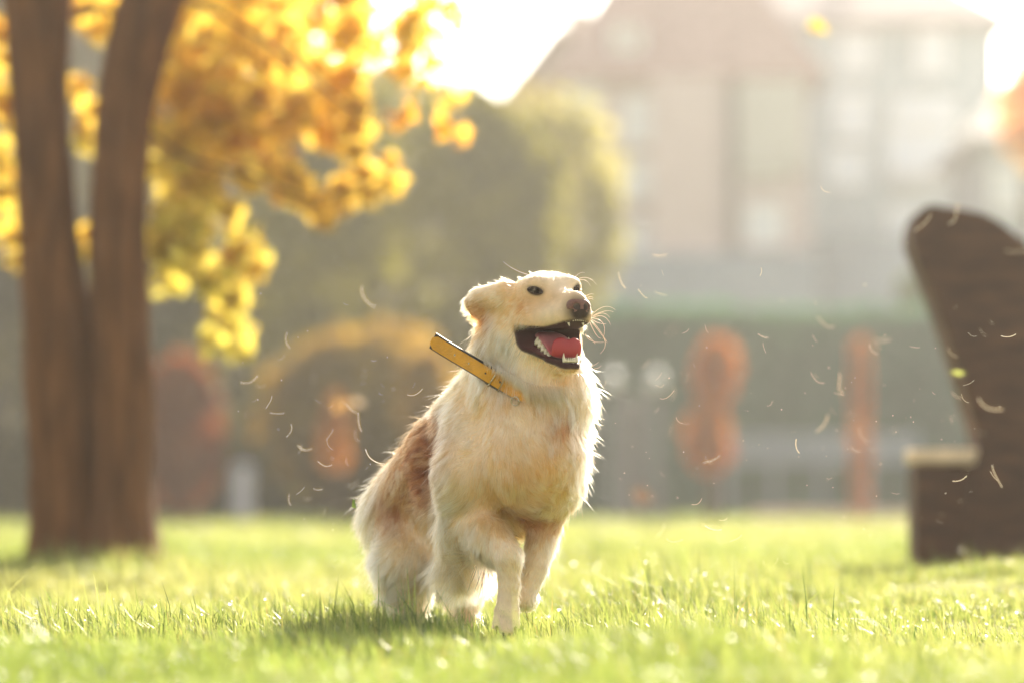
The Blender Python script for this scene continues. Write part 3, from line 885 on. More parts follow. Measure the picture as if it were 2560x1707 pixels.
def cap(a, b, ra, rb, grp, flow=None, fur=30, lift=0.35):
    a, b = np.asarray(a, float), np.asarray(b, float)
    fl = (b - a) if flow is None else np.asarray(flow, float)
    PR.append(('cap', a, b, ra, rb, grp, fl / np.linalg.norm(fl), fur, lift))


def ell(c, ax, rad, grp, flow, fur=30, lift=0.35):
    fl = np.asarray(flow, float)
    PR.append(('ell', np.asarray(c, float), np.asarray(ax, float), np.asarray(rad, float), None, grp, fl / np.linalg.norm(fl), fur, lift))


HAX = np.stack([hf, hr, hu])
back = -hf
down = np.array([0, 0, -1.0])
rear = np.array([-0.62, 0.70, -0.35])
# trunk
cap(Q(1300, 1075, 190), Q(1165, 1148, 430), 150, 152, 'body', rear + 0.3 * down, 34, 0.14)
cap(Q(1165, 1148, 430), Q(1022, 1280, 700), 152, 134, 'body', rear + 0.5 * down, 36, 0.14)
cap(Q(1200, 1230, 320), Q(1080, 1330, 600), 110, 100, 'body', rear + 0.9 * down, 50, 0.2)
cap(Q(1335, 1005, 90), Q(1332, 1140, 62), 128, 130, 'chest', down + np.array([0, -0.25, 0]), 29, 0.18)
cap(Q(1332, 1140, 62), Q(1352, 1205, 105), 130, 82, 'chest', down, 32, 0.2)
cap(Q(1325, 1205, 150), Q(1300, 1262, 260), 88, 66, 'chest', down, 40, 0.22)
# shoulders and upper arms
cap(Q(1195, 1050, 180), Q(1172, 1185, 85), 84, 82, 'body', down + np.array([-0.3, 0.2, 0]), 34, 0.15)
cap(Q(1172, 1185, 85), Q(1172, 1295, 110), 82, 66, 'body', down + np.array([-0.2, 0.2, 0]), 36, 0.16)
cap(Q(1400, 1080, 190), Q(1394, 1190, 120), 72, 58, 'chest', down, 44, 0.22)
cap(Q(1394, 1190, 120), Q(1362, 1300, 165), 58, 40, 'chest', down, 26, 0.18)
# withers
cap(Q(1225, 955, 180), Q(1172, 1045, 270), 66, 85, 'body', rear + 0.4 * down, 36, 0.25)
# neck
cap(Q(1290, 850, 85), Q(1300, 960, 130), 98, 118, 'neck', down + np.array([-0.15, -0.1, 0]), 38, 0.25)
cap(Q(1362, 900, 60), Q(1368, 980, 70), 84, 112, 'neck', down + np.array([0.1, -0.2, 0]), 38, 0.26)
# fore leg lifted towards the camera (image left)
cap(Q(1172, 1300, 112), Q(1222, 1340, 35), 62, 48, 'leg', np.array([0.55, -0.6, -0.5]), 34, 0.2)
cap(Q(1222, 1340, 35), Q(1270, 1390, -22), 48, 35, 'leg', np.array([0.55, -0.6, -0.5]), 20, 0.15)
cap(Q(1270, 1390, -22), Q(1273, 1458, -12), 34, 25, 'leg', down, 14, 0.13)
cap(Q(1273, 1458, -12), Q(1268, 1520, -4), 25, 28, 'leg', down, 15, 0.13)
for k, (dx, dd, ll) in enumerate(((-20, 6, 42), (-7, -8, 54), (7, -9, 55), (19, 4, 44))):   # four toes
    cap(Q(1268 + dx, 1524, dd - 12), Q(1266 + dx * 1.2, 1518 + ll, dd - 20), 11.5, 11, 'leg', down, 7, 0.15)
cap(Q(1160, 1330, 130), Q(1140, 1415, 150), 56, 30, 'hind', down + np.array([-0.1, 0.1, 0]), 64, 0.25)
# fore leg behind, paw folded back (image right)
cap(Q(1362, 1305, 160), Q(1341, 1415, 118), 41, 30, 'leg', np.array([-0.35, -0.3, -1]), 24, 0.16)
cap(Q(1341, 1415, 118), Q(1314, 1496, 100), 30, 25, 'leg', np.array([-0.35, -0.3, -1]), 14, 0.13)
cap(Q(1314, 1496, 100), Q(1310, 1502, 180), 26, 26, 'leg', np.array([-0.2, 0.9, -0.3]), 14, 0.15)
cap(Q(1318, 1500, 180), Q(1312, 1470, 235), 30, 24, 'leg', np.array([-0.1, 0.9, 0.3]), 14, 0.15)
# hind legs
cap(Q(1000, 1290, 640), Q(1010, 1420, 500), 106, 76, 'hind', down + np.array([-0.2, 0.2, 0]), 52, 0.25)
cap(Q(1010, 1420, 500), Q(1000, 1505, 600), 74, 46, 'hind', down + np.array([-0.2, 0.3, 0]), 40, 0.25)
cap(Q(1000, 1505, 600), Q(1032, 1590, 545), 42, 32, 'hind', down, 18, 0.15)
cap(Q(1030, 1590, 545), Q(1045, 1605, 500), 32, 30, 'hind', down, 14, 0.15)
cap(Q(1120, 1310, 580), Q(1145, 1420, 450), 92, 76, 'hind', down, 44, 0.25)
cap(Q(1145, 1420, 450), Q(1150, 1505, 540), 74, 44, 'hind', down, 34, 0.22)
cap(Q(1150, 1505, 540), Q(1168, 1590, 490), 32, 30, 'hind', down, 18, 0.15)
cap(Q(1168, 1590, 490), Q(1178, 1606, 450), 31, 29, 'hind', down, 14, 0.15)
# tail
cap(Q(965, 1230, 790), Q(930, 1305, 830), 34, 28, 'tail', np.array([-0.1, 0.1, -1]), 52, 0.22)
cap(Q(930, 1305, 830), Q(925, 1390, 840), 28, 20, 'tail', np.array([-0.05, 0.1, -1]), 56, 0.22)
cap(Q(925, 1390, 840), Q(945, 1460, 820), 20, 9, 'tail', np.array([0.05, 0.1, -1]), 50, 0.2)
# head
ell(L(-66, 0, -8), HAX, (98, 88, 68), 'head', back + 0.2 * down, 7, 0.05)
for s in (-1, 1):
    ell(L(-12, s * 44, 14), HAX, (36, 30, 26), 'head', back + 0.3 * hu, 6, 0.07)
    ell(L(-62, s * 48, -66), HAX, (66, 46, 58), 'head', back + 0.5 * down + 0.3 * s * hr, 20, 0.18)
    cap(L(-14, s * 33, -68), L(82, s * 21, -76), 38, 29, 'muzzle', back + 0.25 * down + 0.3 * s * hr, 7, 0.09)
cap(L(-20, 0, -30), L(90, 0, -50), 44, 31, 'muzzle', back + 0.1 * hu, 7, 0.1)
cap(L(60, 0, -64), L(98, 0, -64), 36, 33, 'muzzle', back, 6, 0.12)
cap(L(-100, 0, -50), L(-120, 0, -130), 90, 92, 'neck', down + back * 0.6, 40, 0.3)
# lower jaw
for s in (-1, 1):
    cap(L(-66, s * 58, -118), L(-16, s * 42, -150), 24, 17, 'jaw', back + 0.3 * down, 16, 0.2)
    cap(L(-16, s * 42, -150), L(12, s * 30, -174), 17, 16, 'jaw', back + 0.3 * down, 12, 0.2)
    cap(L(12, s * 30, -174), L(38, s * 13, -195), 16, 15, 'jaw', back + 0.3 * down, 10, 0.2)
cap(L(-90, 0, -135), L(12, 0, -188), 56, 20, 'jaw', back + 0.6 * down, 24, 0.25)
cap(L(34, -10, -196), L(34, 10, -196), 16, 16, 'jaw', back + 0.8 * down, 14, 0.25)
# ears: the near one flies out backwards, the far one lies behind the skull
ear_c = Q(1212, 758, 60)
ex = np.array([-0.93, 0.30, -0.12]); ex /= np.linalg.norm(ex)
ez = np.array([-0.15, 0.1, 1.0]); ez -= ex * (ez @ ex); ez /= np.linalg.norm(ez)
ey = np.cross(ez, ex)
ell(ear_c, np.stack([ex, ey, ez]), (48, 14, 40), 'ear', ex + 0.35 * down, 13, 0.2)
cap(Q(1262, 738, 30), Q(1206, 744, 56), 38, 28, 'ear', ex + 0.2 * down, 14, 0.2)
cap(Q(1190, 748, 66), Q(1174, 752, 72), 22, 13, 'ear', ex + 0.5 * down, 13, 0.2)
ell(L(-118, 74, -26), np.stack([-hf, hr, hu]), (54, 15, 36), 'ear', back + 0.3 * down, 17, 0.25)

GK = {'body': 34, 'chest': 40, 'neck': 40, 'leg': 9, 'hind': 26, 'tail': 24, 'head': 20, 'muzzle': 14, 'jaw': 12, 'ear': 16}


def prim_d(p, X):
    if p[0] == 'cap':
        a, b, ra, rb = p[1], p[2], p[3], p[4]
        ba = b - a; pa = X - a
        t = np.clip(pa @ ba / (ba @ ba), 0, 1)
        return np.linalg.norm(pa - t[:, None] * ba, axis=1) - (ra + (rb - ra) * t)
    c, ax, rad = p[1], p[2], p[3]
    l = (X - c) @ ax.T
    k0 = np.linalg.norm(l / rad, axis=1); k1 = np.linalg.norm(l / rad ** 2, axis=1) + 1e-9
    return k0 * (k0 - 1) / k1


def smin(a, b, k):
    h = np.clip(0.5 + 0.5 * (b - a) / k, 0, 1)
    return b + (a - b) * h - k * h * (1 - h)


def wedge(X):
    """mouth opening: negative inside. The upper limit follows the lip line, the lower one the jaw."""
    l = (X - HM) @ HAX.T
    f, r, u = l[:, 0], l[:, 1], l[:, 2]
    top = u + 82 + 17 * np.clip((f + 52) / 70, 0, 1) ** 0.8 + 0.0020 * r ** 2 * np.clip(f / 70, 0, 1)
    a0, a1 = np.array([-66, -122.0]), np.array([36, -184.0])
    d = a1 - a0; nn = np.array([d[1], -d[0]]) / np.linalg.norm(d)      # points down-forward
    lo = (f - a0[0]) * nn[0] + (u - a0[1]) * nn[1]
    lo = lo if nn[1] < 0 else -lo
    bk = -f - 66 + 0.0012 * r ** 2
    k = 6.0
    m = -smin(-top, -lo, k)
    m = -smin(-m, -bk, 16)
    return np.maximum(np.maximum(m, np.abs(r) - 100), f - 170)


def dog_parts(X):
    out = {}
    for p in PR:
        d = prim_d(p, X)
        g = p[5]
        out[g] = d if g not in out else smin(out[g], d, GK[g])
    return out


def dog_sdf(X, carve=True):
    o = dog_parts(X)
    b = o['body']
    b = smin(b, o['chest'], 40)
    b = smin(b, o['neck'], 46)
    b = smin(b, o['leg'], 18)
    b = smin(b, o['hind'], 34)
    b = smin(b, o['tail'], 20)
    h = smin(o['head'], o['muzzle'], 24)
    h = smin(h, o['ear'], 16)
    h = smin(h, o['jaw'], 18)
    # soft undulation of muscle and skin
    h = smin(h, b, 26)
    if carve:
        h = -smin(-h, wedge(X), 5.0)
    return h


def sdf_chunk(X, n=200000, carve=True):
    return np.concatenate([dog_sdf(X[i:i + n], carve) for i in range(0, len(X), n)])


def dog_normal(X, e=1.5, carve=True):
    g = np.stack([sdf_chunk(X + np.eye(3)[i] * e, carve=carve) - sdf_chunk(X - np.eye(3)[i] * e, carve=carve) for i in range(3)], 1)
    return g / (np.linalg.norm(g, axis=1)[:, None] + 1e-9)


def surface_nets(lo, hi, h, coarse=4, fn=None):
    fn = fn or sdf_chunk
    n = np.ceil((hi - lo) / (h * coarse)).astype(int) + 1
    cx = [lo[i] + np.arange(n[i]) * h * coarse for i in range(3)]
    G = np.stack(np.meshgrid(*cx, indexing='ij'), -1)
    Fc = fn(G.reshape(-1, 3)).reshape(n)
    m = (n - 1) * coarse + 1
    F = np.repeat(np.repeat(np.repeat(Fc, coarse, 0), coarse, 1), coarse, 2)[:m[0], :m[1], :m[2]].copy()
    near = np.abs(Fc) < h * coarse * 2.4
    near = np.repeat(np.repeat(np.repeat(near, coarse, 0), coarse, 1), coarse, 2)[:m[0], :m[1], :m[2]]
    idx = np.argwhere(near)
    F[near] = fn(lo + idx * h)
    ins = F < 0
    c = np.zeros(m - 1, dtype=np.int8)
    for i in (0, 1):
        for j in (0, 1):
            for k in (0, 1):
                c += ins[i:m[0] - 1 + i, j:m[1] - 1 + j, k:m[2] - 1 + k]
    act = (c > 0) & (c < 8)
    cells = np.argwhere(act)
    vid = -np.ones(m - 1, dtype=np.int64); vid[act] = np.arange(len(cells))
    acc = np.zeros((len(cells), 3)); cnt = np.zeros(len(cells))
    corners = [np.array(v) for v in ((0, 0, 0), (1, 0, 0), (0, 1, 0), (1, 1, 0), (0, 0, 1), (1, 0, 1), (0, 1, 1), (1, 1, 1))]
    for a in range(8):
        for b in range(a + 1, 8):
            if np.abs(corners[a] - corners[b]).sum() != 1: continue
            ia, ib = cells + corners[a], cells + corners[b]
            fa, fb = F[ia[:, 0], ia[:, 1], ia[:, 2]], F[ib[:, 0], ib[:, 1], ib[:, 2]]
            x = (fa < 0) != (fb < 0)
            t = np.where(x, fa / np.where(x, fa - fb, 1), 0)
            acc[x] += (ia + (ib - ia) * t[:, None])[x]; cnt[x] += 1
    V = lo + (acc / cnt[:, None]) * h
    faces = []
    for ax in range(3):
        sl_a = [slice(1, m[i] - 1) for i in range(3)]; sl_a[ax] = slice(0, m[ax] - 1)
        sl_b = list(sl_a); sl_b[ax] = slice(1, m[ax])
        A, B = ins[tuple(sl_a)], ins[tuple(sl_b)]
        e = np.argwhere(A != B)
        e[:, (ax + 1) % 3] += 1; e[:, (ax + 2) % 3] += 1
        s = ins[e[:, 0], e[:, 1], e[:, 2]]
        u, v = np.eye(3, dtype=int)[(ax + 1) % 3], np.eye(3, dtype=int)[(ax + 2) % 3]
        q = np.stack([vid[tuple((e - o).T)] for o in (u + v, v, 0 * u, u)], 1)
        q[~s] = q[~s][:, ::-1]
        faces.append(q)
    Fq = np.concatenate(faces)
    return V, Fq[(Fq >= 0).all(1)]


def ray_hit(px, py, d0=-260, d1=700):
    o = Q(px, py, d0)
    for d in np.arange(d0, d1, 1.0):
        o[1] = d
        if dog_sdf(o[None])[0] < 0:
            return o.copy()
    raise ValueError('ray misses the dog at %s' % ((px, py),))


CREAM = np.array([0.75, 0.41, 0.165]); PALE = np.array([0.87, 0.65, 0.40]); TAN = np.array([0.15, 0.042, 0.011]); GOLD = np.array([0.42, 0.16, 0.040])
DARKSKIN = np.array([0.055, 0.020, 0.016]); NOSEC = np.array([0.06, 0.028, 0.022])


def img(X):
    return X[:, 0] + 1280, HORIZ - X[:, 2]


def blob(X, c, r):
    d = (X - np.asarray(c)) / np.asarray(r)
    return np.exp(-(d ** 2).sum(1))


def coat_color(X):
    """coat rgb from position on the body: natural pigment plus painted shade."""
    c = np.repeat(CREAM[None], len(X), 0)

    def mixin(w, col):
        nonlocal c
        w = np.clip(w, 0, 1)[:, None]
        c = c * (1 - w) + col * w
    nz = noise3(X, 0.022, 5, 3)
    mixin(0.42 + 0.75 * nz, PALE)
    mixin(0.8 * blob(X, Q(1165, 1120, 90), (60, 140, 150)), PALE)
    mixin(1.9 * blob(X, Q(1062, 1125, 330), (66, 300, 125)) * (0.9 + 0.3 * nz), TAN)  # reddish shade on the flank, painted into the coat
    mixin(1.2 * blob(X, Q(975, 1235, 520), (60, 260, 120)) * (0.8 + 0.5 * nz), TAN * 1.12)  # the painted flank shade carried back to the rump
    pxx, pyy = img(X)
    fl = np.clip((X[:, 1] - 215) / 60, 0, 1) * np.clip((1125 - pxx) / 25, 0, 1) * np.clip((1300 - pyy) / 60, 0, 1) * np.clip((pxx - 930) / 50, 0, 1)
    mixin(0.75 * fl * (0.8 + 0.4 * nz), GOLD * 0.5)  # whole shaded side darkened by colour
    mixin(0.55 * blob(X, Q(1150, 1200, 300), (70, 260, 130)), PALE)
    mixin(1.5 * blob(X, Q(1060, 1140, 330), (60, 300, 105)) * (0.85 + 0.35 * nz), TAN)  # flank shade painted again over the pale mix
    mixin(1.0 * blob(X, Q(1325, 1320, 190), (110, 200, 90)), GOLD * 0.6 + TAN * 0.2)  # shade below the chest and between the forelegs, painted dark gold
    mixin(0.45 * blob(X, Q(1400, 1080, 0), (70, 90, 60)), GOLD)
    py = HORIZ - X[:, 2]
    mixin(0.8 * np.clip((py - 1310) / 60, 0, 1) * (X[:, 1] < 240) * np.clip((X[:, 0] + 1280 - 1180) / 30, 0, 1), PALE)
    mixin(0.6 * np.clip((py - 1290) / 70, 0, 1) * (X[:, 1] > 300), PALE)
    l = (X - HM) @ HAX.T
    mixin(0.9 * blob(l, (-10, 0, 30), (80, 60, 50)), PALE)
    mixin(0.9 * blob(l, (50, -30, -70), (70, 50, 36)), PALE)
    mixin(0.6 * blob(l, (-25, -66, -34), (30, 40, 22)), GOLD)
    mixin(0.45 * blob(l, (-30, -10, 50), (22, 14, 20)), GOLD)
    mixin(0.5 * blob(X, Q(1330, 1000, -40), (90, 120, 30)) * (0.6 + 0.8 * nz), GOLD)  # next gold patches paint deeper shade into chest and neck hollows
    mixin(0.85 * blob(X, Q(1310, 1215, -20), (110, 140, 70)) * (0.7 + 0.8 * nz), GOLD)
    mixin(0.5 * blob(X, Q(1235, 1010, 40), (50, 120, 70)) * (0.7 + 0.8 * nz), GOLD)
    mixin(0.6 * blob(X, Q(1400, 1080, -20), (50, 90, 60)) * (0.7 + 0.8 * nz), GOLD)
    mixin(0.85 * blob(X, Q(1185, 768, 55), (42, 60, 26)), GOLD)
    mixin(0.95 * blob(X, Q(1208, 805, 60), (34, 80, 44)) * (0.75 + 0.5 * nz), GOLD)
    return c
def hair_material(name, rough=0.32, radial=0.45, coat=0.0):
    m = bpy.data.materials.new(name); m.use_nodes = True
    nt = m.node_tree
    for n in list(nt.nodes): nt.nodes.remove(n)
    out = nt.nodes.new('ShaderNodeOutputMaterial')
    a = nt.nodes.new('ShaderNodeAttribute'); a.attribute_name = 'tint'
    h = nt.nodes.new('ShaderNodeBsdfHairPrincipled')
    h.parametrization = 'COLOR'
    h.inputs['Roughness'].default_value = rough
    h.inputs['Radial Roughness'].default_value = radial
    h.inputs['Coat'].default_value = coat
    nt.links.new(a.outputs['Color'], h.inputs['Color'])
    nt.links.new(h.outputs[0], out.inputs['Surface'])
    return m


def curves_object(name, P, radius, tint, m, parent=None):
    """P (n,k,3) points, radius (n,k), tint (n,3) -> hair curves object."""
    n, k = P.shape[:2]
    hc = bpy.data.hair_curves.new(name)
    hc.add_curves([k] * n)
    hc.points.foreach_set('position', P.astype(np.float32).ravel())
    ra = hc.attributes.get('radius') or hc.attributes.new('radius', 'FLOAT', 'POINT')
    ra.data.foreach_set('value', radius.astype(np.float32).ravel())
    ta = hc.attributes.new('tint', 'FLOAT_COLOR', 'CURVE')
    c = np.ones((n, 4), np.float32); c[:, :3] = tint
    ta.data.foreach_set('color', c.ravel())
    hc.materials.append(m)
    o = bpy.data.objects.new(name, hc)
    return link(o, parent)


def grow(Xr, Nr, npt, r, short=False):
    """Comb fur over roots Xr (dog space): returns points (n,npt,3), length, group weights."""
    names = [p[5] for p in PR]
    dists = np.stack([prim_d(p, Xr) for p in PR], 1)
    w = np.exp(-np.clip(dists - dists.min(1)[:, None], 0, 300) / 16.0)
    w /= w.sum(1)[:, None]
    flow = w @ np.stack([p[-3] for p in PR])
    ln = w @ np.array([p[-2] for p in PR], float)
    lift = w @ np.array([p[-1] for p in PR], float)
    n = len(Xr)
    # swirl of the combing direction
    sw = np.stack([noise3(Xr, 0.020, 40 + i, 3) for i in range(3)], 1)
    fine = np.stack([noise3(Xr, 0.09, 50 + i, 2) for i in range(3)], 1)
    longish = np.clip((ln - 14) / 24, 0, 1)[:, None]
    flow = flow / (np.linalg.norm(flow, axis=1)[:, None] + 1e-9)
    flow = flow + sw * (0.15 + 0.65 * longish) + fine * (0.06 + 0.42 * longish)
    T = flow - Nr * (flow * Nr).sum(1)[:, None]
    T /= np.linalg.norm(T, axis=1)[:, None] + 1e-9
    d0 = T * (1 - lift[:, None]) + Nr * lift[:, None]
    return d0, T, ln, lift, w


def build_fur(V, F, parent):
    r = np.random.default_rng(11)
    tri = np.concatenate([F[:, [0, 1, 2]], F[:, [0, 2, 3]]])
    A = np.cross(V[tri[:, 1]] - V[tri[:, 0]], V[tri[:, 2]] - V[tri[:, 0]])
    area = np.linalg.norm(A, axis=1) / 2
    cen = V[tri].mean(1)
    l = (cen - HM) @ HAX.T
    headish = np.exp(-np.clip(np.abs(l) - np.array([130, 90, 110]), 0, None).sum(1) / 30)
    legs = np.clip((1210 - (HORIZ - cen[:, 2])) * -1 / 60, 0, 1) * (cen[:, 1] < 260)
    dens = 1.0 + 1.6 * headish + 0.8 * legs
    NH = 300000
    pr = area * dens; pr /= pr.sum()
    ti = r.choice(len(tri), NH, p=pr)
    u, v = r.uniform(size=NH), r.uniform(size=NH)
    fl = u + v > 1; u[fl] = 1 - u[fl]; v[fl] = 1 - v[fl]
    X = V[tri[ti, 0]] * (1 - u - v)[:, None] + V[tri[ti, 1]] * u[:, None] + V[tri[ti, 2]] * v[:, None]
    # keep bare: mouth, lips, nose, eyes, and what the ground hides
    X = X[bare_mask(X) > 0.5]
    N = dog_normal(X)
    n = len(X)
    d0, T, ln, lift, w = grow(X, N, 6, r)
    # clumps: every hair leans to the nearest guide
    ng = 9000
    gi = r.choice(n, ng, replace=False)
    fly = r.uniform(size=n) < 0.02
    fly[gi] = False
    kd = kdtree.KDTree(ng)
    for i, g in enumerate(gi): kd.insert(X[g], i)
    kd.balance()
    near = np.array([gi[kd.find(x)[1]] for x in X])
    # feathering: the backs of the legs, the belly, the tail and behind the ears carry long hair
    feather = blob(X, Q(1185, 1385, 110), (62, 110, 34)) + blob(X, Q(1290, 1365, 250), (60, 80, 40)) + 0.25 * blob(X, Q(1445, 1270, 100), (40, 120, 40)) + 0.5 * blob(X, Q(1190, 840, 80), (34, 60, 60))
    ln = ln * (1 + 0.75 * np.clip(feather, 0, 1.3))
    ear_d = prim_d(PR[EAR0], X)
    fr = np.clip((1192 - 1280 - X[:, 0]) / 40 + (740 - (HORIZ - X[:, 2])) / -120, 0, 1) * (ear_d < 14)
    ln = ln * (1 + 0.6 * fr)
    face = blob((X - HM) @ HAX.T, (60, 0, -70), (70, 70, 60))
    ln = ln * (1 - 0.25 * face)
    L0 = ln * r.uniform(0.62, 1.12, n) * (1 + 0.22 * noise3(X, 0.05, 71, 2))
    L0 = np.where(fly, L0 * 1.3, L0)
    longish = np.clip((ln - 14) / 30, 0, 1)
    jit = r.normal(size=(n, 3)) * (0.07 + 0.15 * longish)[:, None] + (fly * 0.45)[:, None] * (N + r.normal(size=(n, 3)) * 0.5)
    K = 6
    t = np.linspace(0, 1, K)
    d = d0 + jit
    d /= np.linalg.norm(d, axis=1)[:, None]
    grav = np.array([0, 0, -1.0])
    P = np.zeros((n, K, 3))
    curl = np.stack([noise3(X, 0.03, 80 + i, 2) for i in range(3)], 1)
    for k, tt in enumerate(t):
        P[:, k] = X - N * 1.0 + d * (L0 * tt)[:, None] + (T * 0.55 + grav * 0.30 + curl * 0.5) * (L0 * tt ** 2 * (0.25 + 0.35 * longish))[:, None]
    off = X - X[near]
    sc = (L0 / L0[near])
    cf = (0.18 + 0.55 * longish)
    G = P[near]
    for k, tt in enumerate(t):
        tgt = X[near] + (G[:, k] - X[near]) * np.clip(sc, 0.5, 1.6)[:, None] + off * 0.25
        f = (cf * tt ** 1.2 * (~fly))[:, None]
        P[:, k] = P[:, k] * (1 - f) + tgt * f
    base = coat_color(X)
    # dark short hair round the nose and lips, brown rims round the eyes
    lx = (X - HM) @ HAX.T
    dk = 1.1 * blob(lx, (118, 0, -86), (24, 34, 24)) + 0.9 * blob(lx, (107, 0, -62), (16, 36, 26))
    wd = wedge(X)
    dk = np.maximum(dk, 0.9 * np.clip(1 - (wd - lip_width(X)) / 3.0, 0, 1) * (np.abs(lx[:, 0] - 20) < 120) * (np.linalg.norm(lx - [0, 0, -130], axis=1) < 150))
    ek = np.zeros(n)
    for e in EYES:
        le = (X - e['c']) @ e['ax'].T
        ek = np.maximum(ek, np.exp(-((le[:, 0] / 29) ** 2 + ((le[:, 1] - 2) / 15) ** 2 + (le[:, 2] / 30) ** 2) ** 1.5))
    ek = 0.85 * ek[:, None]
    base = base * (1 - ek) + np.array([0.16, 0.075, 0.04]) * ek
    dk = np.clip(dk, 0, 1)[:, None]
    base = base * (1 - dk) + np.array([0.12, 0.08, 0.062]) * dk
    toe = sum(blob(X, Q(px_, 1546, -26), (4.5, 40, 26)) for px_ in (1253, 1268, 1283))
    mud = np.clip(1.1 * toe + 1.2 * blob(X, Q(1245, 1520, 0), (34, 60, 22)) + 0.8 * blob(X, Q(1250, 1340, 60), (20, 60, 10)) + 0.6 * blob(X, Q(1290, 1420, -20), (30, 40, 60)) * (noise3(X, 0.09, 91, 2) > 0.25), 0, 0.75)[:, None]
    base = base * (1 - mud) + np.array([0.22, 0.14, 0.09]) * mud
    cj = r.normal(0, 1, n)[near]
    tint = np.clip(base ** (1 + 0.28 * np.clip(cj, -1.5, 1.5))[:, None] * r.uniform(0.85, 1.1, n)[:, None], 0.003, 0.94)
    rad0 = (0.00026 + 0.00008 * longish) * r.uniform(0.75, 1.25, n)
    prof = np.array([1.0, 1.0, 0.9, 0.75, 0.5, 0.12])
    o = curves_object('fur', q2w(P), rad0[:, None] * prof[None], tint, hair_material('dog_fur'), parent)
    return o


def lip_width(X):
    l = (X - HM) @ HAX.T
    low = np.clip((-118 - l[:, 2] - 0.5 * (l[:, 0] + 60)) / 20, 0, 1)
    cor = np.exp(-((l[:, 0] + 70) / 16) ** 2)
    return 3 + 8 * low * np.clip((l[:, 0] + 72) / 22, 0, 1)


def bare_mask(X):
    l = (X - HM) @ HAX.T
    m = np.ones(len(X))
    nearmouth = (np.linalg.norm((l - [0, 0, -125]) / [140, 140, 110], axis=1) < 1)
    m[(wedge(X) < lip_width(X)) & nearmouth] = 0
    m[np.linalg.norm((l - [114, 0, -62]) / [25, 32, 26], axis=1) < 1] = 0
    for e in EYES:
        le = (X - e['c']) @ e['ax'].T
        m[((le[:, 0] / 18) ** 2 + (le[:, 1] / 8.5) ** 2 + (le[:, 2] / 34) ** 2) < 1] = 0
    m[(HORIZ - X[:, 2]) > 1604] = 0
    return m


EYES = []
EAR0 = [i for i, p in enumerate(PR) if p[5] == 'ear'][0]


